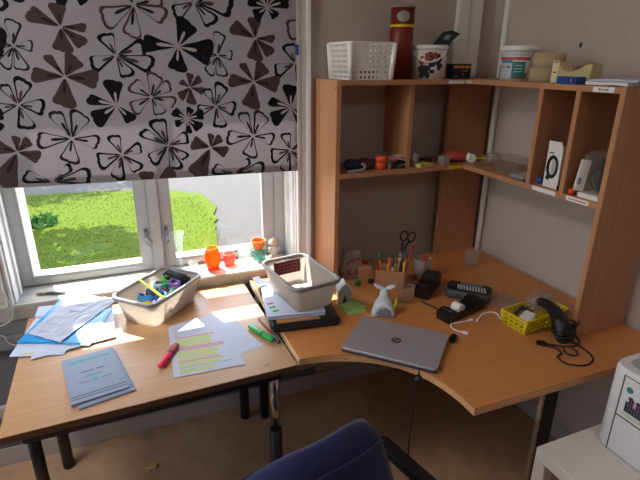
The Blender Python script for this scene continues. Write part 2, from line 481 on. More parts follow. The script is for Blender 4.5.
def latch(x, s, d):
    bm = bm_new()
    b2(bm, x - .007, x + .007, 1.996, 2.0, .905, .945, .001)
    cyl(bm, (x, 1.998, .932), (x, 1.982, .932), .005, seg=10)
    tube(bm, [(x, 1.984, .932), (x + .004 * d, 1.978, .915), (x + .012 * d, 1.974, .897), (x + .022 * d, 1.974, .892)], .0035, seg=6, n=4)
    tube(bm, [(x - .006 * d, 1.997, .885), (x + .002, 1.986, .876), (x + .01 * d, 1.997, .872)], .002, seg=6, n=4)
    obj('latch', bm, M['steel'], s)
latch(.050, s1, 1); latch(.130, s2, -1)
# upper lights above the transom (behind the blind)
for gx0, gx1 in ((-.405, .068), (.112, .60)):
    bm = bm_new(); b2(bm, gx0, gx1, 2.04, 2.044, 1.305, OZ1 - .05); obj('upper_pane', bm, M['pane'], win)

# ------------------------------------------------------------------ roller blind
FLOWERS = [
('b',-0.128,1.684,[(155,0.095,0.36),(90,0.068,0.5),(-1,0.074,0.26),(-42,0.081,0.36),(-95,0.076,0.55)]),
('b',-0.14,1.535,[(123,0.079,0.24),(54,0.075,0.55),(-6,0.1,0.42),(-101,0.098,0.5),(176,0.096,0.34)]),
('T',-0.267,1.623,[(80,0.078,0.4),(1,0.054,0.45),(-81,0.074,0.4),(-123,0.076,0.36),(172,0.057,0.4)]),
('K',-0.286,1.448,[(69,0.087,0.42),(116,0.072,0.3),(-9,0.075,0.5),(-82,0.08,0.46),(-169,0.072,0.4)]),
('K',0.022,1.603,[(111,0.074,0.5),(18,0.103,0.36),(-15,0.121,0.34),(-65,0.076,0.45),(-159,0.089,0.4)]),
('B',0.096,1.759,[(-155,0.116,0.42),(-102,0.102,0.4),(-19,0.106,0.36),(15,0.099,0.36),(113,0.094,0.4)]),
('k',0.224,1.637,[(62,0.094,0.55),(175,0.119,0.32),(-98,0.082,0.55),(-10,0.12,0.5)]),
('B',0.118,1.471,[(142,0.076,0.5),(72,0.083,0.46),(31,0.083,0.34),(-15,0.085,0.34),(-66,0.067,0.46),(-149,0.082,0.42)]),
('k',0.004,1.444,[(91,0.084,0.5),(165,0.093,0.26),(-148,0.096,0.42),(-51,0.071,0.42)]),
('K',-0.001,1.277,[(106,0.073,0.42),(19,0.074,0.38),(-49,0.081,0.4),(-107,0.095,0.36),(-165,0.087,0.5)]),
('K',0.16,1.303,[(109,0.102,0.42),(21,0.08,0.4),(-40,0.08,0.3),(-77,0.096,0.36),(-141,0.09,0.4),(149,0.106,0.24)]),
('b',0.253,1.504,[(146,0.039,0.36),(85,0.049,0.36),(38,0.052,0.36),(-18,0.051,0.36),(-91,0.06,0.42),(-140,0.054,0.42)]),
('k',0.233,1.396,[(148,0.055,0.42),(65,0.042,0.46),(14,0.064,0.4),(-39,0.06,0.46),(-87,0.054,0.3),(-156,0.048,0.36)]),
('T',-0.15,1.337,[(113,0.101,0.3),(63,0.097,0.46),(-12,0.086,0.4),(-105,0.086,0.5),(-179,0.107,0.36)]),
('b',-0.316,1.3,[(83,0.052,0.34),(40,0.057,0.4),(-21,0.067,0.46),(-121,0.13,0.42),(161,0.072,0.5)]),
('K',-0.231,1.192,[(160,0.089,0.36),(39,0.086,0.24),(7,0.125,0.34)]),
('K',0.289,1.779,[(-150,0.084,0.42),(-48,0.093,0.42),(-3,0.136,0.4),(72,0.087,0.4),(132,0.08,0.36)]),
('k',-0.081,1.787,[(-146,0.06,0.5),(-43,0.047,0.5),(18,0.088,0.4),(81,0.073,0.5),(161,0.071,0.4)]),
('b',0.082,1.143,[(98,0.072,0.5),(32,0.112,0.4),(-168,0.076,0.4)]),
]
BY = 1.835
def petal(L, w, n=18, k=1.0):
    # outline of one petal along +x: narrow at the heart of the flower, broad and blunt at the tip
    pts = []
    W = L * w * .5
    for i in range(n + 1):
        u = i / n
        u = 1 - (1 - u) ** 1.6
        h = W * 1.05 * (u ** .8) * (1 - .25 * math.sin(math.pi * u) ** 2 * (1 - u)) * max(0, 1 - u ** 9) ** .55
        notch = .05 * L * u ** 6 * max(0, 1 - (h / (W * .5 + 1e-9)) ** 2) if u > .5 else 0
        pts.append((L * (.05 + .99 * u) - notch, h))
    low = [(x * (1 - .07 * (x / L) ** 2), -y * .88) for x, y in reversed(pts[1:-1])]
    return pts + low
def flower(bm, t, cx, cz, petals, lay, seed):
    q = random.Random(seed)
    mi = {'b': 1, 'k': 2, 'K': 2, 'B': 1, 'T': 3}[t]
    st = {'b': 3, 'k': 4, 'K': 1, 'B': 3, 'T': 3}[t]
    y = BY - .0004 - .00002 * lay
    for a, L, w in petals:
        a = R(a); ca, sa = math.cos(a), math.sin(a)
        def put(p, d=0): return bm.verts.new((cx + p[0] * ca - p[1] * sa, y - d, cz + p[0] * sa + p[1] * ca))
        P = petal(L, w * 1.95)
        if t in 'bk':
            f = bm.faces.new([put(p) for p in P]); f.material_index = mi
        else:
            m0 = L * .56; th = {'K': .75, 'B': .83, 'T': .82}[t]; dx = q.uniform(-.035, .005) * L; dy = q.uniform(-.04, .04) * L
            inner = [(m0 + (x - m0) * (th - .0) + dx, yy * (th - .06) + dy * (1 if abs(yy) > L * .05 else 0)) for x, yy in P]
            vo = [put(p) for p in P]; vi = [put(p) for p in inner]; n = len(P)
            for i in range(n):
                f = bm.faces.new((vo[i], vo[(i + 1) % n], vi[(i + 1) % n], vi[i])); f.material_index = mi
        s0, s1, sw = .08 * L, L * q.uniform(.48, .6), L * .05
        f = bm.faces.new([put(p, .0002) for p in ((s0, -.002), (s1 * .8, -sw), (s1, -sw * .6), (s1 * 1.03, 0), (s1, sw * .6), (s1 * .8, sw), (s0, .002))]); f.material_index = st
blind = thing('roller_blind', 'roller blind with black and brown flowers hanging over the window', 'blind', (.1, BY, 1.17))
bm = bm_new()
BX0, BX1, BZ0, BZ1 = -.53, .655, 1.181, 2.12
k = 0
for rep in (-1, 0, 1):
    for t, cx, cz, P in FLOWERS:
        flower(bm, t, cx + .626 * rep, cz - .0105 * rep, P, k % 7, k % 19); k += 1
        if cz < 1.5: flower(bm, t, cx + .626 * rep + .313, cz - .0105 * rep + .70, P, k % 7, k % 19)
for co, no in (((BX0, 0, 0), (-1, 0, 0)), ((BX1, 0, 0), (1, 0, 0)), ((0, 0, BZ0 + .002), (0, 0, -1)), ((0, 0, BZ1), (0, 0, 1))):
    bmesh.ops.bisect_plane(bm, geom=bm.verts[:] + bm.edges[:] + bm.faces[:], plane_co=co, plane_no=no, clear_outer=True)
b2(bm, BX0, BX1, BY, BY + .0008, BZ0, BZ1)
def tilt_blind(bm):
    for v in bm.verts: v.co.z -= (v.co.x - .1) * .0165 * min(1, max(0, (2.1 - v.co.z) / .5))
tilt_blind(bm)
obj('fabric', bm, [M['blind'], M['fl_brown'], M['fl_black'], M['fl_dark'], M['fl_light']], blind)
bm = bm_new(); b2(bm, BX0, BX1, BY + .001, BY + .007, BZ0, BZ0 + .028, .002); tilt_blind(bm); obj('hem_bar', bm, M['hem'], blind)
bm = bm_new(); cyl(bm, (BX0, BY + .012, 2.13), (BX1, BY + .012, 2.13), .018); obj('roller_tube', bm, M['lightgrey'], blind)
bm = bm_new(); b2(bm, BX1 - .003, BX1 + .008, BY - .006, BY + .014, 1.612, 1.65, .002)
single('blue_clip', bm, M['bluecap'], 'small blue clip beside the blind edge high on the window trim', 'clip', (BX1, BY, 1.612))

# ------------------------------------------------------------------ outdoors
GZ = -.5
bm = bm_new(); b2(bm, -14, 14, 2.6, 30, GZ - .1, GZ); b2(bm, -14, -1.75, -8, 2.6, GZ - .1, GZ); o = struct('ground', bm, M['asphalt'])
bm = bm_new()
q = random.Random(4)
def rough(a, b, n, am):
    A, B = Vector(a), Vector(b); return [(A.lerp(B, i / n) + Vector((q.uniform(-am, am), q.uniform(-am, am)))).to_tuple() for i in range(n)]
pts = rough((-9, 2.7), (.7, 2.7), 4, 0) + rough((.75, 2.8), (.93, 5.7), 14, .03) + rough((.93, 5.7), (1.2, 7.0), 8, .04) + rough((1.2, 7.0), (1.15, 7.9), 5, .04) + rough((1.15, 7.9), (.55, 8.45), 5, .04) + rough((.55, 8.45), (-1.7, 8.9), 14, .04) + rough((-1.7, 8.9), (-9, 9.4), 10, .05) + [(-9, 9.4)]
prism(bm, pts, GZ, GZ + .03); struct('lawn', bm, M['lawn'])
# blades of grass where the lawn is seen through the panes
bm = bm_new(); q = random.Random(11)
for i in range(13000):
    y = q.uniform(5.0, 8.7); x = q.uniform(-2.2, 1.05 if y < 7.8 else .5)
    h = q.uniform(.008, .02); a = q.uniform(0, 6.28); w = .004
    dx, dy = w * math.cos(a), w * math.sin(a)
    v = [bm.verts.new((x - dx, y - dy, GZ + .03)), bm.verts.new((x + dx, y + dy, GZ + .03)), bm.verts.new((x + q.uniform(-.02, .02), y + q.uniform(-.02, .02), GZ + .03 + h))]
    bm.faces.new(v)
o = obj('grass', bm, M['lawn']); o['kind'] = 'stuff'; o['label'] = 'sunlit green grass of the lawn outside the window'; o['category'] = 'grass'
def crown(bm, c, rad, n, q):
    for i in range(n):
        d = Vector((q.gauss(0, 1), q.gauss(0, 1), q.gauss(0, 1))).normalized() * q.uniform(.55, 1)
        p = Vector(c) + Vector((d.x * rad[0], d.y * rad[1], d.z * rad[2])); s = q.uniform(.06, .13)
        e = Euler((q.uniform(0, 3), q.uniform(0, 3), q.uniform(0, 3))).to_matrix()
        vs = [bm.verts.new(p + e @ Vector(k) * s) for k in ((-1, 0, 0), (0, -.5, .1), (1, 0, 0), (0, .5, .1))]
        bm.faces.new(vs)
tr = thing('tree', 'garden tree on the lawn, its trunk at the left edge of the window', 'tree', (-1.30, 6.95, GZ))
bm = bm_new()
tube(bm, [(-1.30, 6.95, GZ), (-1.33, 6.98, .2), (-1.38, 7.1, 1.2), (-1.42, 7.4, 2.0), (-1.4, 7.7, 3.0)], .1, radii=[.085, .06, .055, .05, .03], seg=10)
obj('trunk', bm, M['bark'], tr)
bm = bm_new(); q = random.Random(5)
crown(bm, (-1.45, 7.75, 2.75), (1.35, 1.15, .6), 3000, q)
obj('crown', bm, M['leaf'], tr)
bm = bm_new(); q = random.Random(6); crown(bm, (-1.1, 7.0, GZ + .06), (.16, .14, .09), 120, q)
o = single('low_bush', bm, M['leaf'], 'small dark bush on the lawn at the foot of the tree', 'bush', (-1.1, 7.0, GZ))
# big tree further off that shades the road
tr2 = thing('tree', 'tall dense tree standing beyond the road, shading it', 'tree', (-3.6, 12.5, GZ))
bm = bm_new(); tube(bm, [(-3.6, 12.5, GZ), (-3.6, 12.5, 1.2), (-3.5, 12.5, 3.2)], .2, radii=[.22, .16, .1], seg=10); obj('trunk', bm, M['bark'], tr2)
bm = bm_new(); q = random.Random(8); crown(bm, (-3.6, 12.9, 4.4), (3.2, 1.5, 1.5), 7000, q); obj('crown', bm, M['leaf'], tr2)

# ------------------------------------------------------------------ small table
def tp(x, y): return (x * S, y * S)
tab = thing('school_table', 'small birch-topped table with black frame under the window', 'table', (.016, 1.505, FZ), R(1.4))
TL, TW = .792, .646
mt = local((.016, 1.505, 0), R(1.4))
bm = bm_new(); box(bm, (0, 0, TZ - .0015), (TL, TW, .003), mi=0); box(bm, (0, 0, TZ - .0135), (TL, TW, .021), bev=.003, mi=1); bm.transform(mt)
obj('tabletop', bm, [M['table_x'], M['dark_edge']], tab)
bm = bm_new()
for sy in (-1, 1): box(bm, (0, sy * (TW / 2 - .045), TZ - .044), (TL - .08, .022, .04), bev=.002)
for sx in (-1, 1): box(bm, (sx * (TL / 2 - .05), 0, TZ - .044), (.022, TW - .09, .04), bev=.002)
bm.transform(mt); obj('frame', bm, M['black_metal'], tab)
for sx, sy in ((-1, -1), (1, -1), (-1, 1), (1, 1)):
    lx, ly = sx * (TL / 2 - (.06 if sy < 0 else .034)), sy * (TW / 2 - .055)
    bm = bm_new(); cyl(bm, (lx, ly, .43), (lx, ly, TZ - .024), .016 if sy < 0 else .02, mi=0); bm.transform(mt)
    lg = obj('leg', bm, M['chrome'] if (sx > 0 and sy < 0) else M['black_metal'], tab)
    bm = bm_new(); cyl(bm, (lx, ly, FZ), (lx, ly, .445), .021); bm.transform(mt); obj('sleeve', bm, M['black_metal'], lg)

# ------------------------------------------------------------------ corner desk
desk = thing('corner_desk', 'beech corner desk with a curved front edge under the hutch', 'desk', (1.0, 1.4, FZ))
curve = [(.432, 1.205), (.46, 1.206), (.497, 1.2), (.536, 1.19), (.573, 1.176), (.61, 1.159), (.643, 1.139), (.682, 1.11), (.715, 1.076), (.744, 1.035), (.766, .99), (.780, .94), (.789, .883), (.790, .818)]
outline = curve + [(1.583, .806), (1.583, 1.815), (.437, 1.832)]
bm = bm_new(); prism(bm, outline, DZ - .003, DZ, mi=0); prism(bm, outline, DZ - .024, DZ - .003, mi=1)
obj('desktop', bm, [M['desk_x'], M['edge']], desk)
bm = bm_new(); prism(bm, [(.427, 1.206), (.432, 1.206), (.437, 1.831), (.432, 1.831)], DZ - .02, DZ); obj('lit_edge_strip', bm, M['edge_lit_tone'], desk, label='desk edge strip along the small table seam, window light painted pale')
bm = bm_new()
b2(bm, 1.09, 1.57, .855, .885, DZ - .064, DZ - .024, .002); b2(bm, 1.525, 1.555, .885, 1.76, DZ - .064, DZ - .024, .002)
b2(bm, .46, 1.525, 1.735, 1.765, DZ - .064, DZ - .024, .002)
obj('frame', bm, M['black_metal'], desk)
bm = bm_new(); b2(bm, 1.094, 1.15, .853, .868, FZ, DZ - .024, .003); lg = obj('leg', bm, M['black_metal'], desk)
bm = bm_new(); b2(bm, 1.087, 1.094, .852, .869, FZ + .02, DZ - .03, .002); obj('edge_trim', bm, M['chrome'], lg)
for x, y in ((.455, 1.752), (1.54, 1.74)):
    bm = bm_new(); cyl(bm, (x, y, FZ), (x, y, DZ - .024), .02); obj('leg', bm, M['black_metal'], desk)

# ------------------------------------------------------------------ hutch
HX, HY = 1.335, 1.65           # front edges of the right and left wing
HB, HR = 1.862, 1.572          # backs
T = .018
hut = thing('desk_hutch', 'beech corner shelf hutch standing on the corner desk', 'hutch', (1.2, 1.75, DZ))
def part(name, boxes, m, bev=.0012):
    bm = bm_new()
    for b in boxes: b2(bm, *b, bev)
    return obj(name, bm, m, hut)
def panel_z(name, b, m):
    return part(name, [b], m)
panel_z('side_panel', (.742, .76, HY, HB, DZ, 1.528), M['hutch_z'])
panel_z('side_panel', (HX, HR, .985, 1.003, DZ, 1.528), M['hutch_z'])
for nm, z0, z1 in (('top_board', 1.510, 1.528), ('shelf', 1.167, 1.185)):
    bm = bm_new()
    prism(bm, [(.76, HY), (HX, HY), (HX, 1.003), (HR, 1.003), (HR, 1.8 if nm == 'shelf' else HB), (HX + .01, 1.8 if nm == 'shelf' else HB), (HX + .01, HB), (.76, HB)], z0, z1)
    obj(nm, bm, M['hutch_x'], hut)
# back panel in the corner
part('back_panel', [(HX + .012, HR, 1.802, 1.82, DZ, 1.51)], M['hutch_z'])
# dividers
bm = bm_new()
mt = Matrix(((0, 0, 1, 0), (1, 0, 0, 0), (0, 1, 0, 0), (0, 0, 0, 1)))
prism(bm, [(HY + .02, 1.185), (1.80, 1.185), (1.80, 1.225), (HB, 1.225), (HB, 1.51), (HY + .02, 1.51)], 1.064, 1.082, mtx=mt)
obj('divider', bm, M['hutch_z'], hut)
for y in (1.29, 1.142):
    part('divider', [(HX + .001, HR, y - .009, y + .009, 1.185, 1.51)], M['hutch_z'])
def tag_label(x0, x1, y0, y1, z0, z1, txt=None):
    bm = bm_new(); b2(bm, x0, x1, y0, y1, z0, z1)
    return obj('shelf_label', bm, M['white_card'], hut, label='white paper label stuck on the shelf edge')
lab = tag_label(HX - .0012, HX, 1.022, 1.092, 1.511, 1.526)
bm = bm_new()
for i, (w, h) in enumerate(((.004, .006), (.003, .004), (.003, .004), (.003, .004), (.004, .004), (.003, .006))):
    b2(bm, HX - .0016, HX - .0011, 1.072 - i * .0055 - w, 1.072 - i * .0055, 1.516, 1.516 + h)
obj('print', bm, M['ink_dark'], lab)
tag_label(HX - .0012, HX, 1.16, 1.262, 1.169, 1.184); l2 = tag_label(HX - .0012, HX, 1.03, 1.115, 1.169, 1.184)
bm = bm_new()
for i in range(9): b2(bm, HX - .0016, HX - .0011, 1.104 - i * .0075 - .005, 1.104 - i * .0075, 1.174, 1.179)
obj('print', bm, [M['redprint']], l2)
l3 = tag_label(1.222, 1.296, HY - .0012, HY, 1.512, 1.525); l4 = tag_label(1.305, 1.36, HY - .0012, HY, 1.512, 1.525)
bm = bm_new(); b2(bm, 1.26, 1.33, HY - .0012, HY, 1.17, 1.183)
obj('shelf_label', bm, M['yellow'], hut, label='yellow tape label on the corner shelf edge')
bm = bm_new(); cyl(bm, (.7415, 1.664, 1.5), (.7435, 1.664, 1.5), .004, seg=10); obj('screw_cap', bm, M['dark_edge'], hut)

# pipes and duct in the corner
bm = bm_new(); b2(bm, 1.385, 1.445, WY - .022, WY, 1.53, 2.6, .003); b2(bm, 1.446, 1.52, WY - .012, WY, 1.53, 2.6, .003); struct('trim_8', bm, M['white_paint'])
bm = bm_new(); cyl(bm, (1.579, 1.775, FZ), (1.579, 1.775, 2.6), .013); o = single('wall_pipe', bm, M['white_paint'], 'thin pale pipe running up the wall in the room corner', 'pipe', (1.579, 1.775, FZ)); 
bm = bm_new(); b2(bm, WX - .006, WX, 1.386, 1.396, 1.645, 1.662, .002); single('wall_hook', bm, M['darkgrey'], 'tiny dark hook on the wall above the cream tape dispenser', 'hook', (WX, 1.39, 1.65))

# ------------------------------------------------------------------ tubs
def rrect(L, W, r, n=5):
    pts = []
    for cx, cy, a0 in ((L / 2 - r, W / 2 - r, 0), (-L / 2 + r, W / 2 - r, 90), (-L / 2 + r, -W / 2 + r, 180), (L / 2 - r, -W / 2 + r, 270)):
        for i in range(n + 1):
            a = R(a0 + 90 * i / n); pts.append((cx + r * math.cos(a), cy + r * math.sin(a)))
    return pts
def loft(bm, loops, mi=0, cap0=True, cap1=False, smooth=True):
    rings = [[bm.verts.new(p) for p in lp] for lp in loops]
    n = len(rings[0])
    for a, b in zip(rings, rings[1:]):
        for i in range(n):
            f = bm.faces.new((a[i], a[(i + 1) % n], b[(i + 1) % n], b[i])); f.material_index = mi; f.smooth = smooth
    if cap0: f = bm.faces.new(list(reversed(rings[0]))); f.material_index = mi
    if cap1: f = bm.faces.new(rings[-1]); f.material_index = mi
def ring3(L, W, r, z): return [(x, y, z) for x, y in rrect(L, W, r)]
def tub(loc, rz, label, h=.105):
    t = thing('storage_tub', label, 'storage tub', loc, rz)
    bm = bm_new()
    o = [ring3(.232, .138, .022, 0), ring3(.24, .146, .026, .004), ring3(.28, .178, .03, h - .008)]
    i = [ring3(.2765, .1745, .029, h - .008), ring3(.2365, .1425, .025, .007)]
    loft(bm, o + i, cap0=True, cap1=True)
    obj('body', bm, M['tub'], t, world=False)
    bm = bm_new()
    loft(bm, [ring3(.276, .174, .029, h - .012), ring3(.296, .194, .034, h - .012), ring3(.298, .196, .035, h - .003), ring3(.294, .192, .034, h), ring3(.279, .177, .03, h), ring3(.276, .174, .029, h - .012)], cap0=False)
    obj('rim', bm, M['tubrim'], t, world=False)
    return t
t1 = tub((.064, 1.712, TZ), R(45.7), 'grey storage tub full of loom threads standing on the birch table')
def in_tub(x, y, z): return local((.064, 1.712, TZ), R(45.7)) @ Vector((x, y, z))
# contents of the left tub
bm = bm_new(); a, b = in_tub(-.06, .085, .112), in_tub(-.035, -.07, .085)
cyl(bm, in_tub(.0, .092, .1095), in_tub(-.062, -.078, .088), .0048, seg=6); single('yellow_pencil', bm, M['yellowbright'], 'yellow green pencil lying across the tub of threads', 'pencil', in_tub(-.05, 0, .1))
bm = bm_new(); box(bm, (0, 0, 0), (.045, .115, .055), bev=.012, seg=3); blob(bm, (0, -.02, .022), (.02, .028, .018), jit=.08); bm.transform(local(in_tub(.096, -.008, .083), 0, (R(10), R(-10), R(45))))
single('black_pouch', bm, M['black_soft'], 'black zipped pouch in the end of the tub of threads', 'pouch', in_tub(.09, 0, .03))
cols = ['#c23a8a', '#3a62b8', '#e0e0e4', '#3fa889', '#d4629e', '#7a55b0', '#e8dcc0', '#2e7fb4', '#d8cf4e', '#44506a', '#c05070', '#9ec7d8', '#b9305e', '#5ea04a']
cn = ['magenta', 'blue', 'white', 'green', 'pink', 'violet', 'cream', 'sky blue', 'yellow', 'slate', 'rose', 'pale blue', 'crimson', 'leaf green']
q = random.Random(21)
for i, c in enumerate(cols):
    mm = mat('thread_' + str(i), c, .7, noise=.25, nscale=220, bump=.5)
    bm = bm_new(); rad = q.uniform(.016, .024)
    lx = -.045 + .0175 * (i % 7) + q.uniform(-.006, .006); ly = (-.032 if i < 7 else .024) + q.uniform(-.012, .012); lz = .036 + (.03 if i % 2 else .014) + .034 * (lx + .045) / .11
    pts = [(rad * math.cos(a) * 1.2, rad * math.sin(a), .004 * math.sin(3 * a)) for a in [k * math.pi / 6 for k in range(13)]]
    for dz in (0, .006, .012): tube(bm, [(p[0], p[1], p[2] + dz) for p in pts], .0048, seg=6, n=2)
    bm.transform(local(in_tub(lx, ly, lz - .01), 0, (q.uniform(-.5, .5), q.uniform(-.5, .5), q.uniform(0, 3))))
    single('thread_skein', bm, mm, 'small coil of %s thread lying in the left grey tub' % cn[i], 'thread', in_tub(lx, ly, lz - .01), group='thread coils in the tub')

# stack beneath the right tub
bx = local((.538, 1.527, DZ), R(-8))
t = thing('ring_binder', 'flat black case lying at the bottom of the pile under the grey tub', 'case', (.538, 1.527, DZ), R(-8))
bm = bm_new(); box(bm, (0, 0, .016), (.245, .335, .03), bev=.008, seg=3); obj('shell', bm, M['black'], t, world=False)
bm = bm_new(); box(bm, (0, 0, .0155), (.247, .337, .003), bev=.001); obj('seam', bm, M['darkgrey'], t, world=False)
bm = bm_new(); sheet(bm, [(-.10, -.155, .0315), (.05, -.155, .0315), (.05, .05, .0315), (-.10, .05, .0315)], 2, 2, .0015); bm.transform(bx)
bm.transform(Matrix.Translation((.0, 0, 0))); single('brown_envelope', bm, M['kraft'], 'brown paper envelope poking out between black case and white notebook', 'envelope', (.52, 1.47, DZ + .0315), R(-8))
bx = local((.520, 1.545, DZ + .034), R(-11))
nb = thing('notebook', 'white covered notebook with coloured tabs under the grey tub', 'notebook', (.520, 1.545, DZ + .034), R(-11))
bm = bm_new(); box(bm, (0, 0, .0075), (.2, .29, .008), bev=.001); obj('pages', bm, M['paper'], nb, world=False)
bm = bm_new(); box(bm, (0, 0, .0015), (.206, .298, .003), bev=.001); box(bm, (0, 0, .0125), (.206, .298, .002), bev=.0008); obj('cover', bm, M['paper'], nb, world=False)
for (x, y, m) in ((-.083, -.055, 'red'), (-.078, -.083, 'green'), (-.068, -.112, 'lime')):
    bm = bm_new(); box(bm, (x, y, .0139), (.022, .013, .0008), rot=(0, 0, R(15))); obj('tab_sticker', bm, M[m if m != 'lime' else 'green'], nb, world=False)
bm = bm_new(); sheet(bm, [(.426, 1.648, .769), (.462, 1.655, .769), (.452, 1.742, .769), (.420, 1.735, .769)], 4, 4, .0006, .006, seed=5)
single('paper_slip', bm, M['paper'], 'crumpled white paper slip poking out behind the tub on the desk', 'paper', (.44, 1.7, .769))
t2 = tub((.551, 1.528, DZ + .0485), R(98), 'empty grey storage tub with a dark red label on the desk pile')
bm = bm_new(); box(bm, (.1265, -.012, .064), (.0015, .115, .05), rot=(0, R(12), 0)); lb = obj('label', bm, M['label_red'], t2, world=False, label='dark red label inside the tub end')
bm = bm_new()
for r_, (n, w) in enumerate(((6, .008), (7, .006), (5, .007))):
    for i in range(n): box(bm, (.1245 + .0028 * (1 - r_), -.05 + i * .0135, .078 - r_ * .013), (.001, w, .004), rot=(0, R(12), 0))
obj('print', bm, M['label_text'], lb, world=False)
bm = bm_new(); box(bm, (.07, -.005, .0085), (.06, .06, .002), bev=.0005); obj('base_mark', bm, M['grey'], t2, world=False)

# ------------------------------------------------------------------ papers on the table
def zt(y): return TZ + .0015 + max(0, (y - 1.53)) * .155
def tri(pts, dz): return [(x, y, zt(y) + dz) for x, y in pts]
def leaf(name, pts, dz, m, label, cat, th=.0007, amp=0, seed=1, n=8):
    bm = bm_new(); sheet(bm, tri(pts, dz), n, n, th, amp, seed=seed)
    c = sum((Vector(p) for p in tri(pts, dz)), Vector()) / 4
    return single(name, bm, m, label, cat, c)
o = leaf('paper_sheet', [(-.406, 1.555), (-.25, 1.512), (-.16, 1.79), (-.33, 1.80)], .0005, M['paper'], 'white sheet with a yellow sticker under the blue folder', 'paper')
bm = bm_new(); box(bm, (-.352, 1.558, zt(1.558) + .0016), (.03, .016, .0006), rot=(0, 0, R(-14))); obj('sticker', bm, M['stickyyellow'], o)
bm = o  # the sticker sits on the sheet
leaf('paper_sheet', [(-.345, 1.516), (-.096, 1.556), (-.102, 1.748), (-.30, 1.72)], .0022, M['paper'], 'white sheet showing at the tub side of the blue folder', 'paper')
leaf('paper_sheet', [(-.352, 1.74), (-.30, 1.735), (-.285, 1.795), (-.345, 1.80)], .0040, M['paper'], 'small white paper showing behind the top corner of the folder', 'paper')
f = thing('plastic_folder', 'bright blue plastic folder under a crumpled white letter', 'folder', (-.24, 1.68, zt(1.68)))
bm = bm_new(); sheet(bm, tri([(-.392, 1.612), (-.175, 1.532), (-.104, 1.712), (-.27, 1.836)], .0052), 6, 6, .001); obj('back_cover', bm, M['blue_folder'], f)
bm = bm_new(); sheet(bm, tri([(-.384, 1.614), (-.180, 1.540), (-.112, 1.705), (-.27, 1.828)], .0066), 6, 6, .001); obj('front_cover', bm, M['blue_folder'], f)
o = leaf('letter', [(-.362, 1.645), (-.262, 1.566), (-.080, 1.765), (-.235, 1.838)], .0085, mat('letter_paper', '#b4bccf', .7, noise=.05, nscale=14), 'crumpled white letter lying on top of the blue folder', 'paper', amp=.0045, seed=9, n=14)
bm = bm_new(); 
for i in range(6):
    x, y = -.335 + i * .03, 1.655 + i * .028
    box(bm, (x + .02, y - .02, zt(y) + .0135), (.05 + .01 * (i % 3), .0015, .0005), rot=(R(8), 0, R(-38)))
obj('print', bm, M['ink'], o)

# booklets
def booklet(loc, rz, label, top):
    t = thing('booklet', label, 'booklet', loc, rz, group='grey booklets on the birch table')
    bm = bm_new(); box(bm, (0, 0, .0025), (.146, .236, .003)); obj('pages', bm, M['paper'], t, world=False)
    bm = bm_new(); box(bm, (0, 0, .0006), (.149, .240, .0012), bev=.0003); box(bm, (0, 0, .0046), (.149, .240, .0012), bev=.0003); obj('cover', bm, M['paper_grey'], t, world=False)
    z = .0054
    bm = bm_new(); q = random.Random(3)
    for i in range(11):
        x = -.056 + i * .0112; pts = [(x + .0068 * q.uniform(.7, 1.2) * math.cos(a), .088 + .011 * q.uniform(.55, 1.15) * math.sin(a)) for a in [k * math.pi / 4 for k in range(8)]]
        prism(bm, pts, z - .0003, z)
    for x, y, w in ((.02, .062, .012), (.042, .060, .008), (-.03, .058, .006)): box(bm, (x, y, z), (w, .003, .0004))
    pts = [(.009 * math.cos(a), -.028 + .011 * math.sin(a)) for a in [k * math.pi / 8 for k in range(16)]]
    obj('title_print', bm, M['teal'], t, world=False)
    bm = bm_new(); prism(bm, pts, z - .0003, z); obj('emblem_print', bm, M['teal'], t, world=False)
    bm = bm_new()
    for i in range(11):
        if i != 6: box(bm, (-.03 + i * .006, .023, z), (.004, .0045, .0004))
    for x in (-.03, .03): box(bm, (x, -.03, z), (.026, .0012, .0004))
    box(bm, (0, -.004, z), (.05, .001, .0004))
    for y in (-.09, -.102): box(bm, (0, y, z), (.146, .0024, .0004))
    obj('text_print', bm, M['ink_dark'], t, world=False)
    return t
booklet((-.145, 1.344, TZ), R(12.5), 'grey booklet peeking out beneath the other one', False)
booklet((-.158, 1.358, TZ + .0055), R(10), 'grey booklet with teal title lying on top of the other one', True)

# printed sheets
bm = bm_new(); box(bm, (0, 0, .0005), (.21, .297, .0008)); bm.transform(local((.213, 1.452, TZ), R(13.6)))
single('printed_sheet', bm, M['paper'], 'white sheet lying askew under the highlighted page', 'paper', (.213, 1.452, TZ), R(13.6))
t = thing('printed_sheet', 'highlighted page of text lying between the pink and green markers', 'paper', (.1715, 1.406, TZ + .001), R(-2.6))
bm = bm_new(); box(bm, (0, 0, .0005), (.212, .30, .0008)); obj('page', bm, M['paper'], t, world=False)
rows = [('g', .11), ('g', .09), ('g', .1), ('g', .085), ('g', .07), ('p', .13), ('y', .12), ('y', .115), ('y', .11), ('y', .12), ('y', .11), ('p', .15), ('p', .15), ('y', .135), ('y', .125), ('y', .13), ('y', .12), ('y', .12), ('p', .13), ('y', .14), ('y', .12), ('g', .16), ('y', .11), ('y', .1)]
bms = {'g': bm_new(), 'p': bm_new(), 'y': bm_new()}
for i, (c, w) in enumerate(rows):
    y = .125 - i * .0112; h = .0085 if c != 'g' else .0022
    box(bms[c], (-.088 + w / 2, y, .00105), (w, h, .0003))
    if c != 'g': box(bms['g'], (-.088 + w / 2, y - .001, .0013), (w * .97, .0018, .0002))
obj('pink_highlight', bms['p'], M['rose'], t, world=False); obj('yellow_highlight', bms['y'], M['lime'], t, world=False); obj('text_lines', bms['g'], M['ink'], t, world=False)

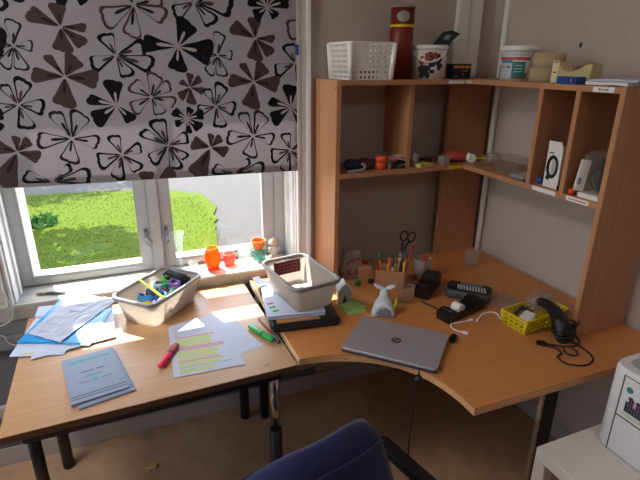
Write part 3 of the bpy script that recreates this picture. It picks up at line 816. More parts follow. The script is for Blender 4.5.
def marker(a, b, m, mcap, label, z, name='highlighter'):
    a, b = Vector(a), Vector(b); L = (b - a).length; rz = math.atan2(b.y - a.y, b.x - a.x)
    t = thing(name, label, 'marker', (*((a + b) / 2).to_tuple()[:2], z), rz)
    def X(prof, mi, nm, parent):
        bm = bm_new(); nv = lathe(bm, prof, seg=18, sx=.75); xf(bm, nv, (0, 0, .0088), (0, R(90), 0)); return obj(nm, bm, mi, parent, world=False)
    h = L / 2
    X([(0, -h), (.009, -h + .001), (.0115, -h + .008), (.0115, h * .12)], m, 'barrel', t)
    X([(.0118, h * .1), (.0124, h * .13), (.0124, h * .2), (.0118, h * .22)], M['black'], 'band', t)
    c = X([(.0116, h * .2), (.0114, h * .75), (.009, h * .97), (.006, h), (0, h)], mcap, 'cap', t)
    bm = bm_new(); box(bm, (h * .55, -.0105, .0088), (h * .6, .003, .005), bev=.001); obj('clip', bm, mcap, c, world=False)
marker(tp(.026, 1.312), tp(.086, 1.42), M['pink'], M['pinkdark'], 'pink highlighter lying on the table at the edge of the page', TZ + .001)
marker(tp(.335, 1.448), tp(.383, 1.326), M['green'], M['green'], 'green highlighter lying on the table near the desk seam', TZ + .001)
t = thing('pencil', 'thin brown pencil lying along the seam between table and desk', 'pencil', (.3885, 1.41, TZ), 0)
bm = bm_new(); cyl(bm, (.383, 1.505, TZ + .0042), (.398, 1.372, TZ + .0042), .0038, seg=6); obj('shaft', bm, M['brown_pencil'], t)
bm = bm_new(); cyl(bm, (.3975, 1.373, TZ + .0065), (.403, 1.325, TZ + .0065), .0062, seg=12); obj('cap', bm, M['violet'], t)
bm = bm_new(); sheet(bm, [(.325, 1.222, TZ), (.338, 1.226, TZ), (.335, 1.232, TZ), (.322, 1.228, TZ)], 3, 3, .001, .003); single('paper_scrap', bm, M['white_card'], 'tiny white scrap near the front edge of the birch table', 'paper', (.33, 1.226, TZ))

# ------------------------------------------------------------------ things on the sill
def vessel(name, prof, loc, m, label, cat, seg=28):
    bm = bm_new(); lathe(bm, prof, loc, seg); return single(name, bm, m, label, cat, loc, smooth=True)
def cupprof(r0, r1, h, th=.0025, bulge=0, base=.004):
    n = 8; out = [(0, 0)]; inn = []
    for i in range(n + 1):
        u = i / n; r = r0 + (r1 - r0) * u + bulge * math.sin(math.pi * u); out.append((r, h * u)); inn.append((max(r - th, .001), max(h * u, base)))
    return out + list(reversed(inn)) + [(0, base)]
vessel('candle_glass', cupprof(.024, .026, .094, .003, .009), (.300, 1.925, SZ), M['orangeglass'], 'tall orange glass candle holder on the window sill', 'candle holder')
vessel('candle_glass', cupprof(.022, .025, .052, .003, .003), (.3735, 1.94, SZ), M['redglass'], 'small coral red glass candle holder beside the orange one', 'candle holder')
vessel('candle_glass', cupprof(.024, .027, .05, .003, .004), (.445, 1.95, SZ), M['clear'], 'small clear glass beside the coral red candle holder', 'glass')
vessel('tumbler', cupprof(.027, .033, .05, .003, .003), (.512, 1.963, SZ), M['tealglass'], 'pale teal glass holding an orange clay cup on the sill', 'glass')
vessel('clay_cup', cupprof(.018, .033, .046, .003, .002), (.512, 1.963, SZ + .042), M['terracotta'], 'orange clay cup stacked in the pale teal glass', 'cup')
vessel('dish', cupprof(.015, .022, .03, .002, .002), (.222, 1.955, SZ), M['clear'], 'low clear glass dish behind the grey tub of threads', 'dish')
vessel('vase', [(0, 0), (.026, 0), (.026, .003), (.008, .008), (.007, .05), (.012, .075), (.016, .11), (.02, .14), (.026, .163), (.024, .163), (.018, .14), (.014, .11), (.01, .08), (0, .075)], (.172, 1.972, SZ), M['clear'], 'tall stemmed clear glass vase before the window post', 'vase')
fg = thing('figurine', 'beige figurine on a round foot at the sill end', 'figurine', (.578, 1.945, SZ))
bm = bm_new(); lathe(bm, [(0, 0), (.024, 0), (.025, .008), (.018, .014), (.012, .02), (0, .02)], (.578, 1.945, SZ), 18); obj('foot', bm, M['stone'], fg)
bm = bm_new(); lathe(bm, [(.012, .018), (.019, .028), (.017, .045), (.011, .056), (0, .058)], (.578, 1.945, SZ), 18); blob(bm, (.558, 1.94, SZ + .042), (.008, .008, .014)); blob(bm, (.598, 1.94, SZ + .042), (.008, .008, .014)); obj('body', bm, M['figure_light'], fg, smooth=True)
bm = bm_new(); blob(bm, (.578, 1.945, SZ + .072), (.019, .018, .018)); lathe(bm, [(.024, .07), (.021, .083), (.01, .094), (0, .096)], (.578, 1.945, SZ), 14); obj('head', bm, M['stone'], fg, smooth=True)
t = thing('paint_brush', 'worn paint brush with dark handle on the peeling sill', 'brush', (-.33, 1.905, SZ), R(-20))
bm = bm_new(); tube(bm, [(.0, 0, .006), (.03, 0, .007), (.07, .002, .006)], .005, radii=[.005, .0065, .004], seg=8); obj('handle', bm, M['darkgrey'], t, world=False)
bm = bm_new(); box(bm, (-.018, 0, .005), (.036, .016, .008), bev=.002); obj('bristles', bm, M['chip'], t, world=False)
# loose cable at the left end of the sill
bm = bm_new(); tube(bm, [(-.57, 1.832, .93), (-.52, 1.832, .90), (-.47, 1.832, .86), (-.44, 1.832, .79), (-.432, 1.832, .745), (-.445, 1.832, .71), (-.50, 1.832, .69), (-.6, 1.832, .70)], .0028, seg=8)
single('wall_cable', bm, M['lightgrey'], 'thin grey cable looping past the left sill end', 'cable', (-.45, 1.832, .7))
bm = bm_new(); tube(bm, [(-.60, 1.834, .66), (-.49, 1.834, .655), (-.472, 1.834, .625), (-.45, 1.834, .606), (-.40, 1.834, .61), (-.1, 1.834, .612), (.3, 1.834, .612)], .003, seg=8)
single('wall_cable', bm, M['lightgrey'], 'grey cable running along the duct below the sill', 'cable', (-.45, 1.834, .61))

# ------------------------------------------------------------------ laptop
lap = thing('laptop', 'closed silver laptop lying near the curved desk edge', 'laptop', (.752, 1.165, DZ), R(-45.5))
bm = bm_new(); box(bm, (0, 0, .0055), (.304, .218, .008), bev=.003, seg=2); obj('base', bm, M['darkgrey'], lap, world=False)
bm = bm_new(); loft(bm, [ring3(.302, .216, .012, .0105), ring3(.305, .219, .013, .012), ring3(.305, .219, .013, .0175), ring3(.302, .216, .012, .019)], cap0=True, cap1=True, smooth=False); lid = obj('lid', bm, M['laptop'], lap, world=False)
bm = bm_new(); pts = [(.0165 * math.cos(a), .0165 * math.sin(a)) for a in [k * math.pi / 20 for k in range(40)]]
prism(bm, pts, .0190, .0194, mi=0); text(bm, 'hp', .023, local((0, .0025, .0195)), .0002, mi=1, shear=.25)
obj('logo', bm, [M['logo_dark'], M['laptop']], lid, world=False, label='dark round emblem on the lid')
for x in (-.12, .12):
    for y in (-.085, .085):
        bm = bm_new(); cyl(bm, (x, y, 0), (x, y, .002), .006, seg=10); obj('foot', bm, M['black_soft'], lap, world=False)
bm = bm_new(); box(bm, (0, 0, .009), (.045, .02, .014), bev=.004); bm.transform(local((.946, 1.122, DZ - .002), R(46)))
single('power_adapter', bm, M['black'], 'small black power plug beside the right end of the laptop', 'adapter', (.946, 1.122, DZ), R(46))
cd = thing('charging_cable', 'black charging cable hanging over the curved desk edge', 'cord', (.745, 1.02, DZ))
bm = bm_new()
tube(bm, [(.812, 1.0, DZ + .003), (.79, 1.01, DZ + .0035), (.768, 1.02, DZ + .003), (.752, 1.024, DZ - .004), (.745, 1.02, .692), (.738, 1.02, .67), (.741, 1.02, .587), (.733, 1.02, .48), (.737, 1.02, .385), (.752, 1.02, .335), (.763, 1.02, .318), (.748, 1.015, .30), (.742, 1.01, .28), (.76, .99, .18), (.78, .97, FZ + .004), (.85, .98, FZ + .0035)], .003, seg=8)
obj('cable', bm, M['black_soft'], cd)
bm = bm_new(); blob(bm, (.744, 1.018, .69), (.014, .014, .015)); obj('bead', bm, M['black'], cd)

# ------------------------------------------------------------------ desk clutter
for i, (c, rz, lab_) in enumerate((((.728, 1.436), -22, 'lower green sticky note pad poking out near the laptop'), ((.733, 1.452), 0, 'upper green sticky note pad lying near the whale gadget'))):
    bm = bm_new(); box(bm, (0, 0, .002), (.074, .074, .004)); bm.transform(local((*c, DZ + .0042 * i), R(rz + 22)))
    single('sticky_notes', bm, M['sticky'], lab_, 'sticky notes', (*c, DZ + .0042 * i), R(rz + 22), group='green sticky notes')

# whale shaped gadget
wl = thing('desk_gadget', 'white whale-shaped desk gadget with grey dotted belly', 'desk gadget', (.828, 1.385, DZ), R(-122))
bm = bm_new()
# cross sections along x, the flat belly end at +x
loops = []
for x, hw, h in ((.052, .037, .046), (.047, .041, .052), (.03, .043, .058), (.0, .040, .060), (-.025, .033, .055), (-.045, .022, .052), (-.052, .012, .046)):
    loops.append([(x - .25 * max(0, hz - .01), y_, hz) for y_, hz in [(hw * math.cos(a) * (1 if math.sin(a) >= 0 else 1), max(.0005, h * math.sin(a) if math.sin(a) > 0 else .0005 + .0 * a)) for a in [k * math.pi / 14 for k in range(15)]]])
loft(bm, loops, cap0=True, cap1=True)
body = obj('body', bm, M['whale'], wl, world=False)
bm = bm_new()
def on_face(y_, z, d=.0012): return (.052 - .25 * max(0, z - .01) + d, y_, z)
pts = [(-.030, .001)] + [(.004 + .031 * math.cos(a), .004 + .034 * math.sin(a)) for a in [k * math.pi / 12 for k in range(13)]][::-1] + [(.034, .001)]
va = [bm.verts.new(on_face(p[0], p[1])) for p in pts]; vb = [bm.verts.new(on_face(p[0], p[1], -.002)) for p in pts]
bm.faces.new(va); bm.faces.new(list(reversed(vb)))
for k in range(len(pts)): bm.faces.new((va[k], va[(k + 1) % len(pts)], vb[(k + 1) % len(pts)], vb[k]))
belly = obj('belly', bm, M['whalegrey'], wl, world=False)
for i in range(4):
    a = R(172 - i * 26); bm = bm_new(); blob(bm, on_face(.004 + .025 * math.cos(a), .006 + .027 * math.sin(a), .001), (.0015, .0027, .0027), sub=1); obj('dot', bm, M['white'], belly, world=False)
bm = bm_new(); blob(bm, on_face(.024, .026, .001), (.0015, .003, .002), sub=1); obj('eye', bm, M['black'], belly, world=False)
bm = bm_new(); tube(bm, [(-.02, 0, .045), (-.036, 0, .058), (-.045, 0, .072)], .016, radii=[.02, .017, .012], seg=10); obj('tail', bm, M['whale'], wl, world=False)
for s_ in (-1, 1):
    bm = bm_new(); blob(bm, (-.045, s_ * .021, .077), (.015, .023, .008), rot=(R(s_ * 24), 0, R(-s_ * 10))); obj('tail_fluke', bm, M['whale'], wl, world=False, smooth=True)
bm = bm_new(); box(bm, (.0, .0405, .028), (.05, .004, .042), rot=(R(-18), 0, 0), bev=.0015); obj('side_strip', bm, M['yellowbright'], wl, world=False)

# small folded paper carton
ct = thing('paper_carton', 'small grey paper house carton beside the right grey tub', 'carton', (.728, 1.52, DZ), R(-15))
bm = bm_new()
box(bm, (0, 0, .022), (.052, .05, .044)); prism(bm, [(-.026, .044), (.026, .044), (.026, .046), (0, .078), (-.026, .046)], -.025, .025, mtx=Matrix(((1, 0, 0, 0), (0, 0, -1, 0), (0, 1, 0, 0), (0, 0, 0, 1))))
obj('body', bm, M['lightgrey'], ct, world=False)
bm = bm_new(); box(bm, (.0145, 0, .064), (.045, .056, .0015), rot=(0, R(50), 0)); box(bm, (-.0145, 0, .064), (.045, .056, .0015), rot=(0, R(-50), 0)); obj('flaps', bm, M['white_card'], ct, world=False)
bm = bm_new(); prism(bm, [(-.01, .0), (.01, 0), (.0, .034)], .0252, .026, mtx=Matrix(((1, 0, 0, 0), (0, 0, -1, 0), (0, 1, 0, 0), (0, 0, 0, 1)))); obj('door_print', bm, M['darkred'], ct, world=False)

# things behind: white bag of cards, orange pot, tan carton
bg = thing('paper_bag', 'white paper bag with brown print beside the hutch side panel', 'bag', (.845, 1.70, DZ), R(-8))
bm = bm_new(); loft(bm, [[(x * k, y * k, z) for x, y in rrect(.085, .05, .008)] for z, k in ((0, 1), (.05, 1.04), (.09, .95), (.115, .85), (.125, .7))], cap1=True, smooth=False); obj('body', bm, M['frost'], bg, world=False)
bm = bm_new()
for x, z, w, h, a in ((-.015, .085, .04, .008, -40), (.012, .092, .035, .007, -35), (.03, .088, .02, .006, 20)): box(bm, (x, -.0272, z), (w, .001, h), rot=(0, R(a), 0))
for x in (-.018, .016): box(bm, (x, -.0272, .035), (.02, .001, .026))
obj('print', bm, M['brownprint'], bg, world=False)
vessel('orange_pot', cupprof(.022, .025, .05, .002, .006), (.918, 1.725, DZ), M['orange'], 'round orange pot behind the tan card box on the desk', 'pot')
bm = bm_new(); box(bm, (0, 0, .0275), (.07, .035, .055), bev=.002); box(bm, (0, -.0178, .04), (.05, .0008, .006), mi=1); bm.transform(local((.90, 1.665, DZ), R(-12)))
single('card_box', bm, [M['card_tan'], M['kraft']], 'low tan card box standing before the orange pot', 'box', (.90, 1.665, DZ), R(-12))
bm = bm_new(); blob(bm, (.835, 1.615, DZ + .012), (.016, .012, .012)); single('eraser', bm, M['greendark'], 'small dark green lump beside the paper house carton', 'eraser', (.835, 1.615, DZ))
bm = bm_new(); blob(bm, (.895, 1.612, DZ + .012), (.013, .013, .012)); single('black_ball', bm, M['black'], 'small black ball before the tan card box', 'ball', (.895, 1.612, DZ))

# pencil box with pens
PB = (.968, 1.578, DZ); PR = R(-35)
pb = thing('pencil_box', 'open tan card box full of pencils and scissors', 'pencil box', PB, PR)
bm = bm_new(); L_, W_, H_ = .115, .075, .075
for s_ in (-1, 1):
    box(bm, (0, s_ * W_ / 2, H_ / 2), (L_, .003, H_)); box(bm, (s_ * L_ / 2, 0, H_ / 2), (.003, W_ + .003, H_))
box(bm, (0, 0, .0015), (L_, W_, .003)); obj('walls', bm, M['card_tan'], pb, world=False)
def pbp(x, y, z): return local(PB, PR) @ Vector((x, y, z))
def pen(x, y, tx, ty, L, m, label, r=.0042, cap=None, cat='pencil', nm='pencil'):
    a = pbp(x, y, .004); d = Vector((tx, ty, 1)).normalized(); b = a + d * L
    t = thing(nm, label, cat, a)
    bm = bm_new(); cyl(bm, a, b, r, seg=8); obj('shaft', bm, m, t)
    bm = bm_new(); cyl(bm, b, b + d * (.02 if cap is None else .028), r, r * (.2 if cap is None else .9), seg=8); obj('tip' if cap is None else 'cap', bm, cap or M['card_tan'], t)
pen(-.035, .0, -.12, .03, .105, M['pencil_orange'], 'orange pencil with bright green cap in the tan box', cap=M['green'])
pen(-.005, .02, .02, .04, .105, M['pencil_orange'], 'orange pencil with dark green cap in the tan box', cap=M['greendark'])
pen(-.012, -.005, .02, .03, .098, M['pencil_yellow'], 'plain orange yellow pencil at the centre of the tan box')
pen(.016, -.018, .02, .02, .105, M['yellow'], 'shorter yellow pencil at the front of the tan box')
pen(.03, .0, .03, .03, .118, M['cream'], 'cream wooden stick beside the scissors in the tan box', nm='stick', cat='stick')
pen(.048, -.012, .10, .02, .105, M['yellow'], 'yellow pencil leaning to the cup side of the box')
pen(.046, .02, .33, .05, .15, M['red'], 'red pen leaning far out of the tan box', cap=M['red'], nm='pen', cat='pen')
pen(.005, -.028, .06, .02, .085, M['whale'], 'pale blue pen low at the front of the tan box', nm='pen', cat='pen', cap=M['bluecap'])
bm = bm_new(); a = pbp(-.04, .01, .006); box(bm, (0, 0, .055), (.018, .0025, .11), bev=.0005); bm.transform(local(a, 0, (0, R(-26), PR)))
single('ruler', bm, M['steel'], 'metal ruler leaning out of the tan box corner', 'ruler', a)
scs = thing('scissors', 'black handled scissors standing in the tan box', 'scissors', pbp(.03, .02, .01))
sc_y = 1.585
for s_ in (-1, 1):
    bm = bm_new(); cyl(bm, (1.008, sc_y + .002 * s_, DZ + .02), (1.026 + .006 * s_, sc_y + .002 * s_, .865), .0042, .0032, seg=8)
    bl = obj('blade', bm, M['steel'], scs)
    cx, cz = (1.024, .925) if s_ < 0 else (1.063, .914)
    bm = bm_new()
    tube(bm, [(1.026 + .006 * s_, sc_y + .002 * s_, .86), (1.03 + .012 * s_, sc_y + .002 * s_, .885), (cx - .004, sc_y + .002 * s_, cz - .019)], .0042, seg=8)
    tube(bm, [(cx + .018 * math.cos(a), sc_y + .002 * s_, cz + .020 * math.sin(a)) for a in [k * math.pi / 8 for k in range(17)]], .0035, seg=8, n=2)
    obj('handle', bm, M['black'], bl)

# cups
wc = thing('plastic_cup', 'milky white plastic cup with red inside on the desk', 'cup', (1.12, 1.578, DZ), R(20))
bm = bm_new()
loft(bm, [[(x, y, z) for x, y in rrect(L, L * .9, L * .28)] for z, L in ((0, .056), (.045, .063), (.096, .072))] + [[(x, y, z) for x, y in rrect(L, L * .9, L * .28)] for z, L in ((.096, .069), (.045, .060), (.003, .053))], cap1=True)
obj('body', bm, M['frost'], wc, world=False)
bm = bm_new(); box(bm, (.02, .0, .08), (.014, .02, .04), rot=(0, R(18), 0), bev=.003); obj('red_tab', bm, M['red'], wc, world=False)
vessel('tumbler', cupprof(.029, .036, .062, .002, .001), (.945, 1.425, DZ), M['clearplastic'], 'clear plastic tumbler in front of the tan pencil box', 'cup')
vessel('jar', cupprof(.029, .031, .075, .003, .001), (1.417, 1.62, DZ), M['clear'], 'clear glass jar alone in the desk corner', 'jar')

# tape dispensers
def dispenser(loc, rz, L, W, prof, m, label, tape=None, roll=None):
    t = thing('tape_dispenser', label, 'tape dispenser', loc, rz)
    bm = bm_new()
    prism(bm, [(x * L, z) for x, z in prof], -W / 2, W / 2, mtx=Matrix(((1, 0, 0, 0), (0, 0, -1, 0), (0, 1, 0, 0), (0, 0, 0, 1))))
    bmesh.ops.bevel(bm, geom=bm.edges[:], offset=.003, segments=2, affect='EDGES', clamp_overlap=True)
    obj('body', bm, m, t, world=False)
    bm = bm_new(); box(bm, (.015 * L / .17, 0, prof[-1][1] + .004), (.002, W * .7, .012)); obj('cutter', bm, M['steel'], t, world=False)
    if tape:
        x, z, r = tape
        bm = bm_new(); nv = lathe(bm, [(r * .45, -W * .3), (r, -W * .3), (r, W * .3), (r * .45, W * .3)], seg=24, closed=True); xf(bm, nv, (x * L, 0, z), (R(90), 0, 0))
        ro = obj('tape_roll', bm, roll, t, world=False)
    return t
PROF = [(0, 0), (1, 0), (1, .036), (.93, .046), (.8, .046), (.68, .034), (.5, .024), (.32, .024), (.2, .040), (.1, .042), (0, .034)]
PROF1 = [(0, 0), (1, 0), (1, .048), (.85, .066), (.55, .07), (.42, .056), (.25, .05), (.1, .052), (0, .044)]
dispenser((1.012, 1.415, DZ), R(38), .175, .058, PROF1, M['black'], 'black tape dispenser standing behind the other, beside the milky cup')
dispenser((.985, 1.238, DZ), R(14), .205, .06, PROF, M['black'], 'black tape dispenser with a white tape roll behind the laptop', (.40, .031, .019), M['white'])
bm = bm_new(); tube(bm, [(1.0, 1.39, DZ + .003), (1.01, 1.36, DZ + .003), (1.02, 1.32, DZ + .003), (1.0, 1.29, DZ + .003)], .003, seg=6); single('thin_cable', bm, M['black_soft'], 'short black cable between the two black tape dispensers', 'cord', (1.01, 1.35, DZ))

# label maker
lm = thing('label_maker', 'grey label maker with black keypad behind the tape dispenser', 'label maker', (1.205, 1.372, DZ), R(-46))
bm = bm_new(); loft(bm, [ring3(.165, .098, .02, 0), ring3(.175, .106, .024, .006), ring3(.175, .106, .024, .024), ring3(.165, .098, .02, .033)], cap1=True); obj('body', bm, M['darkgrey'], lm, world=False)
bm = bm_new(); loft(bm, [ring3(.16, .084, .014, .032), ring3(.158, .082, .014, .0365)], cap1=True, smooth=False); kp = obj('keypad', bm, M['black'], lm, world=False)
bm = bm_new()
for r_ in range(4):
    for i in range(10): box(bm, (-.042 + i * .0112 + r_ * .002, .006 - r_ * .011, .0375), (.008, .0075, .003), bev=.001)
obj('keys', bm, M['lightgrey'], kp, world=False)
bm = bm_new(); box(bm, (0.005, .028, .037), (.085, .016, .002), bev=.0005); obj('screen', bm, M['whalegrey'], lm, world=False)
bm = bm_new(); cyl(bm, (-.063, 0, .036), (-.063, 0, .0395), .01); obj('button', bm, M['darkgrey'], lm, world=False)

# white cables
bm = bm_new(); tube(bm, [(1.07, 1.203, DZ + .004), (1.04, 1.205, DZ + .003), (1.005, 1.209, DZ + .003), (.99, 1.19, DZ + .003), (.99, 1.165, DZ + .003), (1.004, 1.148, DZ + .004)], .0025, seg=8)
for p, a in (((1.082, 1.203), 0), ((1.008, 1.14), -60)): box(bm, (*p, DZ + .0045), (.022, .010, .008), rot=(0, 0, R(a)), bev=.002)
single('white_cable', bm, M['white'], 'short white cable with plugs before the tape dispenser', 'cable', (1.03, 1.19, DZ))
bm = bm_new(); tube(bm, [(1.108, 1.198, DZ + .004), (1.13, 1.21, DZ + .003), (1.155, 1.225, DZ + .003), (1.19, 1.226, DZ + .003), (1.205, 1.205, DZ + .003), (1.19, 1.17, DZ + .003)], .0025, seg=8)
box(bm, (1.103, 1.193, DZ + .0045), (.018, .008, .007), rot=(0, 0, R(40)), bev=.002)
single('white_cable', bm, M['white'], 'white cable running to the yellow basket', 'cable', (1.15, 1.2, DZ))

# clear packet and yellow basket
bm = bm_new(); sheet(bm, [(1.235, 1.295, DZ), (1.25, 1.215, DZ), (1.352, 1.215, DZ), (1.335, 1.322, DZ)], 7, 7, .008, .007, seed=12)
single('clear_packet', bm, M['bag'], 'flat clear plastic packet lying behind the yellow basket', 'packet', (1.29, 1.26, DZ))
yb = thing('basket', 'small yellow plastic basket of odds and ends on the desk', 'basket', (1.288, 1.113, DZ), R(5))
def slotted(bm, L, W, r, h, taper, slots, th=.0025):
    pass
def basket_walls(bm, L, W, h, nx, ny, nz, sx, sz, off, t=.0025, flare=.01):
    # four walls, each a grid of bars around open slots
    def wall(A, B, ox, oy, n):
        # A,B bottom corners; flare (ox,oy) at the top
        A, B = Vector((*A, 0)), Vector((*B, 0)); d = (B - A); Lw = d.length
        up = Vector((ox, oy, h))
        cw = Lw / n; ch = h / nz
        def quad(u0, u1, v0, v1):
            c = A + d * ((u0 + u1) / 2 / Lw) + up * ((v0 + v1) / 2 / h)
            ang = math.atan2(d.y, d.x)
            tilt = math.atan2(math.hypot(ox, oy), h)
            nrm = Vector((-d.y, d.x, 0)).normalized(); s = 1 if nrm.dot(Vector((ox, oy, 0))) < 0 else -1
            vs = box(bm, (0, 0, 0), (u1 - u0, t, v1 - v0)); bmesh.ops.transform(bm, matrix=Matrix.Translation(c) @ Matrix.Rotation(ang, 4, 'Z') @ Matrix.Rotation(s * tilt, 4, 'X'), verts=vs)
        for j in range(nz + 1):
            z0 = j * ch - (sz / 2 if j else 0); z1 = min(h, j * ch + sz / 2)
            quad(0, Lw, max(0, z0), z1)
        for i in range(n + 1):
            quad(max(0, i * cw - sx / 2), min(Lw, i * cw + sx / 2), 0, h)
    wall((-L / 2, -W / 2), (L / 2, -W / 2), 0, -flare, nx); wall((L / 2, -W / 2), (L / 2, W / 2), flare, 0, ny)
    wall((L / 2, W / 2), (-L / 2, W / 2), 0, flare, nx); wall((-L / 2, W / 2), (-L / 2, -W / 2), -flare, 0, ny)
bm = bm_new(); basket_walls(bm, .20, .09, .052, 9, 4, 3, .009, .0075, 0, flare=.006); box(bm, (0, 0, .0015), (.2, .09, .003)); obj('walls', bm, M['yellow'], yb, world=False)
bm = bm_new(); loft(bm, [ring3(.212, .102, .008, .05), ring3(.224, .114, .01, .05), ring3(.224, .114, .01, .056), ring3(.212, .102, .008, .056), ring3(.212, .102, .008, .05)], cap0=False, smooth=False); obj('rim', bm, M['yellow'], yb, world=False)
for sx in (-1, 1):
    for sy in (-1, 1):
        bm = bm_new(); cyl(bm, (sx * .101, sy * .046, 0), (sx * .107, sy * .052, .052), .006, seg=8); obj('corner_post', bm, M['yellow'], yb, world=False)
BM = local((1.288, 1.113, DZ), R(5))
bm = bm_new(); blob(bm, (.02, .012, .066), (.05, .034, .046), jit=.26, sub=2, seed=4); bm.transform(BM); single('plastic_bag', bm, M['bag'], 'crumpled clear bag standing up in the yellow basket', 'bag', BM @ Vector((.03, .015, .02)))
bm = bm_new(); blob(bm, (.075, .02, .05), (.03, .03, .036), jit=.2, sub=2, seed=6); bm.transform(BM); single('plastic_bag', bm, M['bag'], 'clear bag at the hutch end of the yellow basket', 'bag', BM @ Vector((.075, .02, .014)))
bm = bm_new(); box(bm, (-.055, -.012, .035), (.06, .04, .03), rot=(R(8), R(-6), R(20)), bev=.004); bm.transform(BM); single('white_plug', bm, M['white'], 'white plug lying in the yellow basket', 'plug', BM @ Vector((-.055, -.012, .02)))
bm = bm_new(); tube(bm, [(-.07, .025, .04), (-.055, .02, .062), (-.035, .02, .052), (-.02, -.005, .045)], .007, seg=8); bm.transform(BM); single('black_plug', bm, M['black'], 'small black plug beside the white plug in the basket', 'plug', BM @ Vector((-.05, .02, .035)))

# barcode scanner leaning on the basket
bsn = thing('barcode_scanner', 'black hand scanner leaning on the yellow basket with its cord', 'scanner', (1.265, .985, DZ))
bm = bm_new()
tube(bm, [(1.283, .978, DZ + .002), (1.28, .985, .76), (1.268, 1.0, .80), (1.245, 1.015, .835), (1.222, 1.03, .852), (1.205, 1.04, .855)], .02, radii=[.02, .03, .029, .022, .017, .015, .011], seg=14)
obj('body', bm, M['black'], bsn)
bm = bm_new(); tube(bm, [(1.252, .972, .755), (1.256, .978, .785), (1.245, .988, .805)], .012, radii=[.008, .014, .008], seg=10); obj('trigger', bm, M['darkgrey'], bsn)
bm = bm_new()
tube(bm, [(1.305, .955, DZ + .03), (1.315, .945, DZ + .012), (1.295, .94, DZ + .004), (1.26, .95, DZ + .003), (1.215, .985, DZ + .003), (1.20, .995, DZ + .003), (1.195, .985, DZ + .003), (1.225, .955, DZ + .003), (1.215, .925, DZ + .003), (1.19, .915, DZ + .003), (1.185, .88, DZ + .003), (1.215, .855, DZ + .003), (1.25, .85, DZ + .003), (1.287, .868, DZ + .003), (1.305, .91, DZ + .003), (1.30, .955, DZ + .006), (1.27, .965, DZ + .008)], .003, seg=8)
tube(bm, [(1.24, .94, DZ + .009), (1.225, .915, DZ + .008), (1.24, .895, DZ + .008), (1.262, .905, DZ + .008), (1.262, .935, DZ + .010)], .0028, seg=8)
for k, (dz, r_) in enumerate(((.028, .033), (.042, .036), (.058, .035))):
    tube(bm, [(1.280 + r_ * math.cos(a) * 1.05, .984 + r_ * math.sin(a), DZ + dz + .012 * math.sin(a + k)) for a in [j * math.pi / 6 for j in range(13)]], .003, seg=6, n=3)
tube(bm, [(1.31, .99, DZ + .04), (1.325, 1.0 - .03, DZ + .06), (1.318, .965, DZ + .075)], .003, seg=6)
obj('cord', bm, M['black_soft'], bsn)
bm = bm_new(); box(bm, (1.2, .992, DZ + .006), (.03, .016, .011), rot=(0, 0, R(-35)), bev=.002); obj('plug', bm, M['black'], bsn)

# ------------------------------------------------------------------ on top of the hutch
HT = 1.528
wb = thing('basket', 'white perforated plastic basket on top of the hutch', 'basket', (.884, 1.752, HT))
bm = bm_new(); basket_walls(bm, .168, .176, .128, 10, 9, 7, .0085, .009, 0, flare=.007); box(bm, (0, 0, .0015), (.168, .176, .003)); obj('walls', bm, M['white'], wb, world=False)
bm = bm_new(); loft(bm, [ring3(.178, .186, .014, .124), ring3(.194, .202, .016, .124), ring3(.194, .202, .016, .131), ring3(.178, .186, .014, .131), ring3(.178, .186, .014, .124)], cap0=False, smooth=False); obj('rim', bm, M['white'], wb, world=False)
for sx in (-1, 1):
    for sy in (-1, 1):
        bm = bm_new(); cyl(bm, (sx * .083, sy * .087, 0), (sx * .090, sy * .094, .128), .010, .011, seg=12); obj('corner_post', bm, M['white'], wb, world=False)
q = random.Random(2)
for i, (m, l) in enumerate((('bluecap', 'blue'), ('black', 'black'), ('darkred', 'dark red'))):
    bm = bm_new(); box(bm, (-.05 + i * .05, q.uniform(-.02, .02), .02), (.036, .05, .034), rot=(0, 0, q.uniform(-.5, .5)), bev=.006); bm.transform(local((.884, 1.752, HT)))
    single('small_box', bm, M[m], '%s little box seen through the white basket holes' % l, 'box', (.834 + i * .05, 1.752, HT + .003))
rt = thing('poster_tube', 'tall red cardboard tube standing on the hutch', 'tube', (1.058, 1.755, HT))
bm = bm_new(); lathe(bm, [(0, 0), (.045, 0), (.046, .255), (0, .255)], (0, 0, 0), 32); obj('body', bm, M['tube_red'], rt, world=False)
bm = bm_new(); lathe(bm, [(.0452, .187), (.0466, .187), (.0467, .197), (.0455, .197)], seg=32, closed=True); obj('yellow_band', bm, M['yellow'], rt, world=False)
bm = bm_new(); lathe(bm, [(0, .255), (.0475, .255), (.0475, .262), (0, .262)], seg=32); obj('rim_cap', bm, M['tube_grey'], rt, world=False)
def decal(bm, r, z, a0, w, h, mi=0, n=8, round_=False, t=.0006):
    # a patch printed on a cylinder wall of radius r, centred on angle a0
    if round_:
        top = []; bot = []
        for k in range(13):
            u = -math.cos(math.pi * k / 12); hh = max(h / 2 * math.sqrt(max(0, 1 - u * u)), 1e-5); a = a0 + u * w / 2 / r
            top.append(bm.verts.new(((r + t) * math.cos(a), (r + t) * math.sin(a), z + hh))); bot.append(bm.verts.new(((r + t) * math.cos(a), (r + t) * math.sin(a), z - hh)))
        for k in range(12):
            f = bm.faces.new((bot[k], bot[k + 1], top[k + 1], top[k])); f.material_index = mi
        return
    top = []; bot = []
    for k in range(n + 1):
        a = a0 + (k / n - .5) * w / r
        top.append(bm.verts.new(((r + t) * math.cos(a), (r + t) * math.sin(a), z + h / 2))); bot.append(bm.verts.new(((r + t) * math.cos(a), (r + t) * math.sin(a), z - h / 2)))
    for k in range(n):
        f = bm.faces.new((bot[k], bot[k + 1], top[k + 1], top[k])); f.material_index = mi
CA = R(-122)
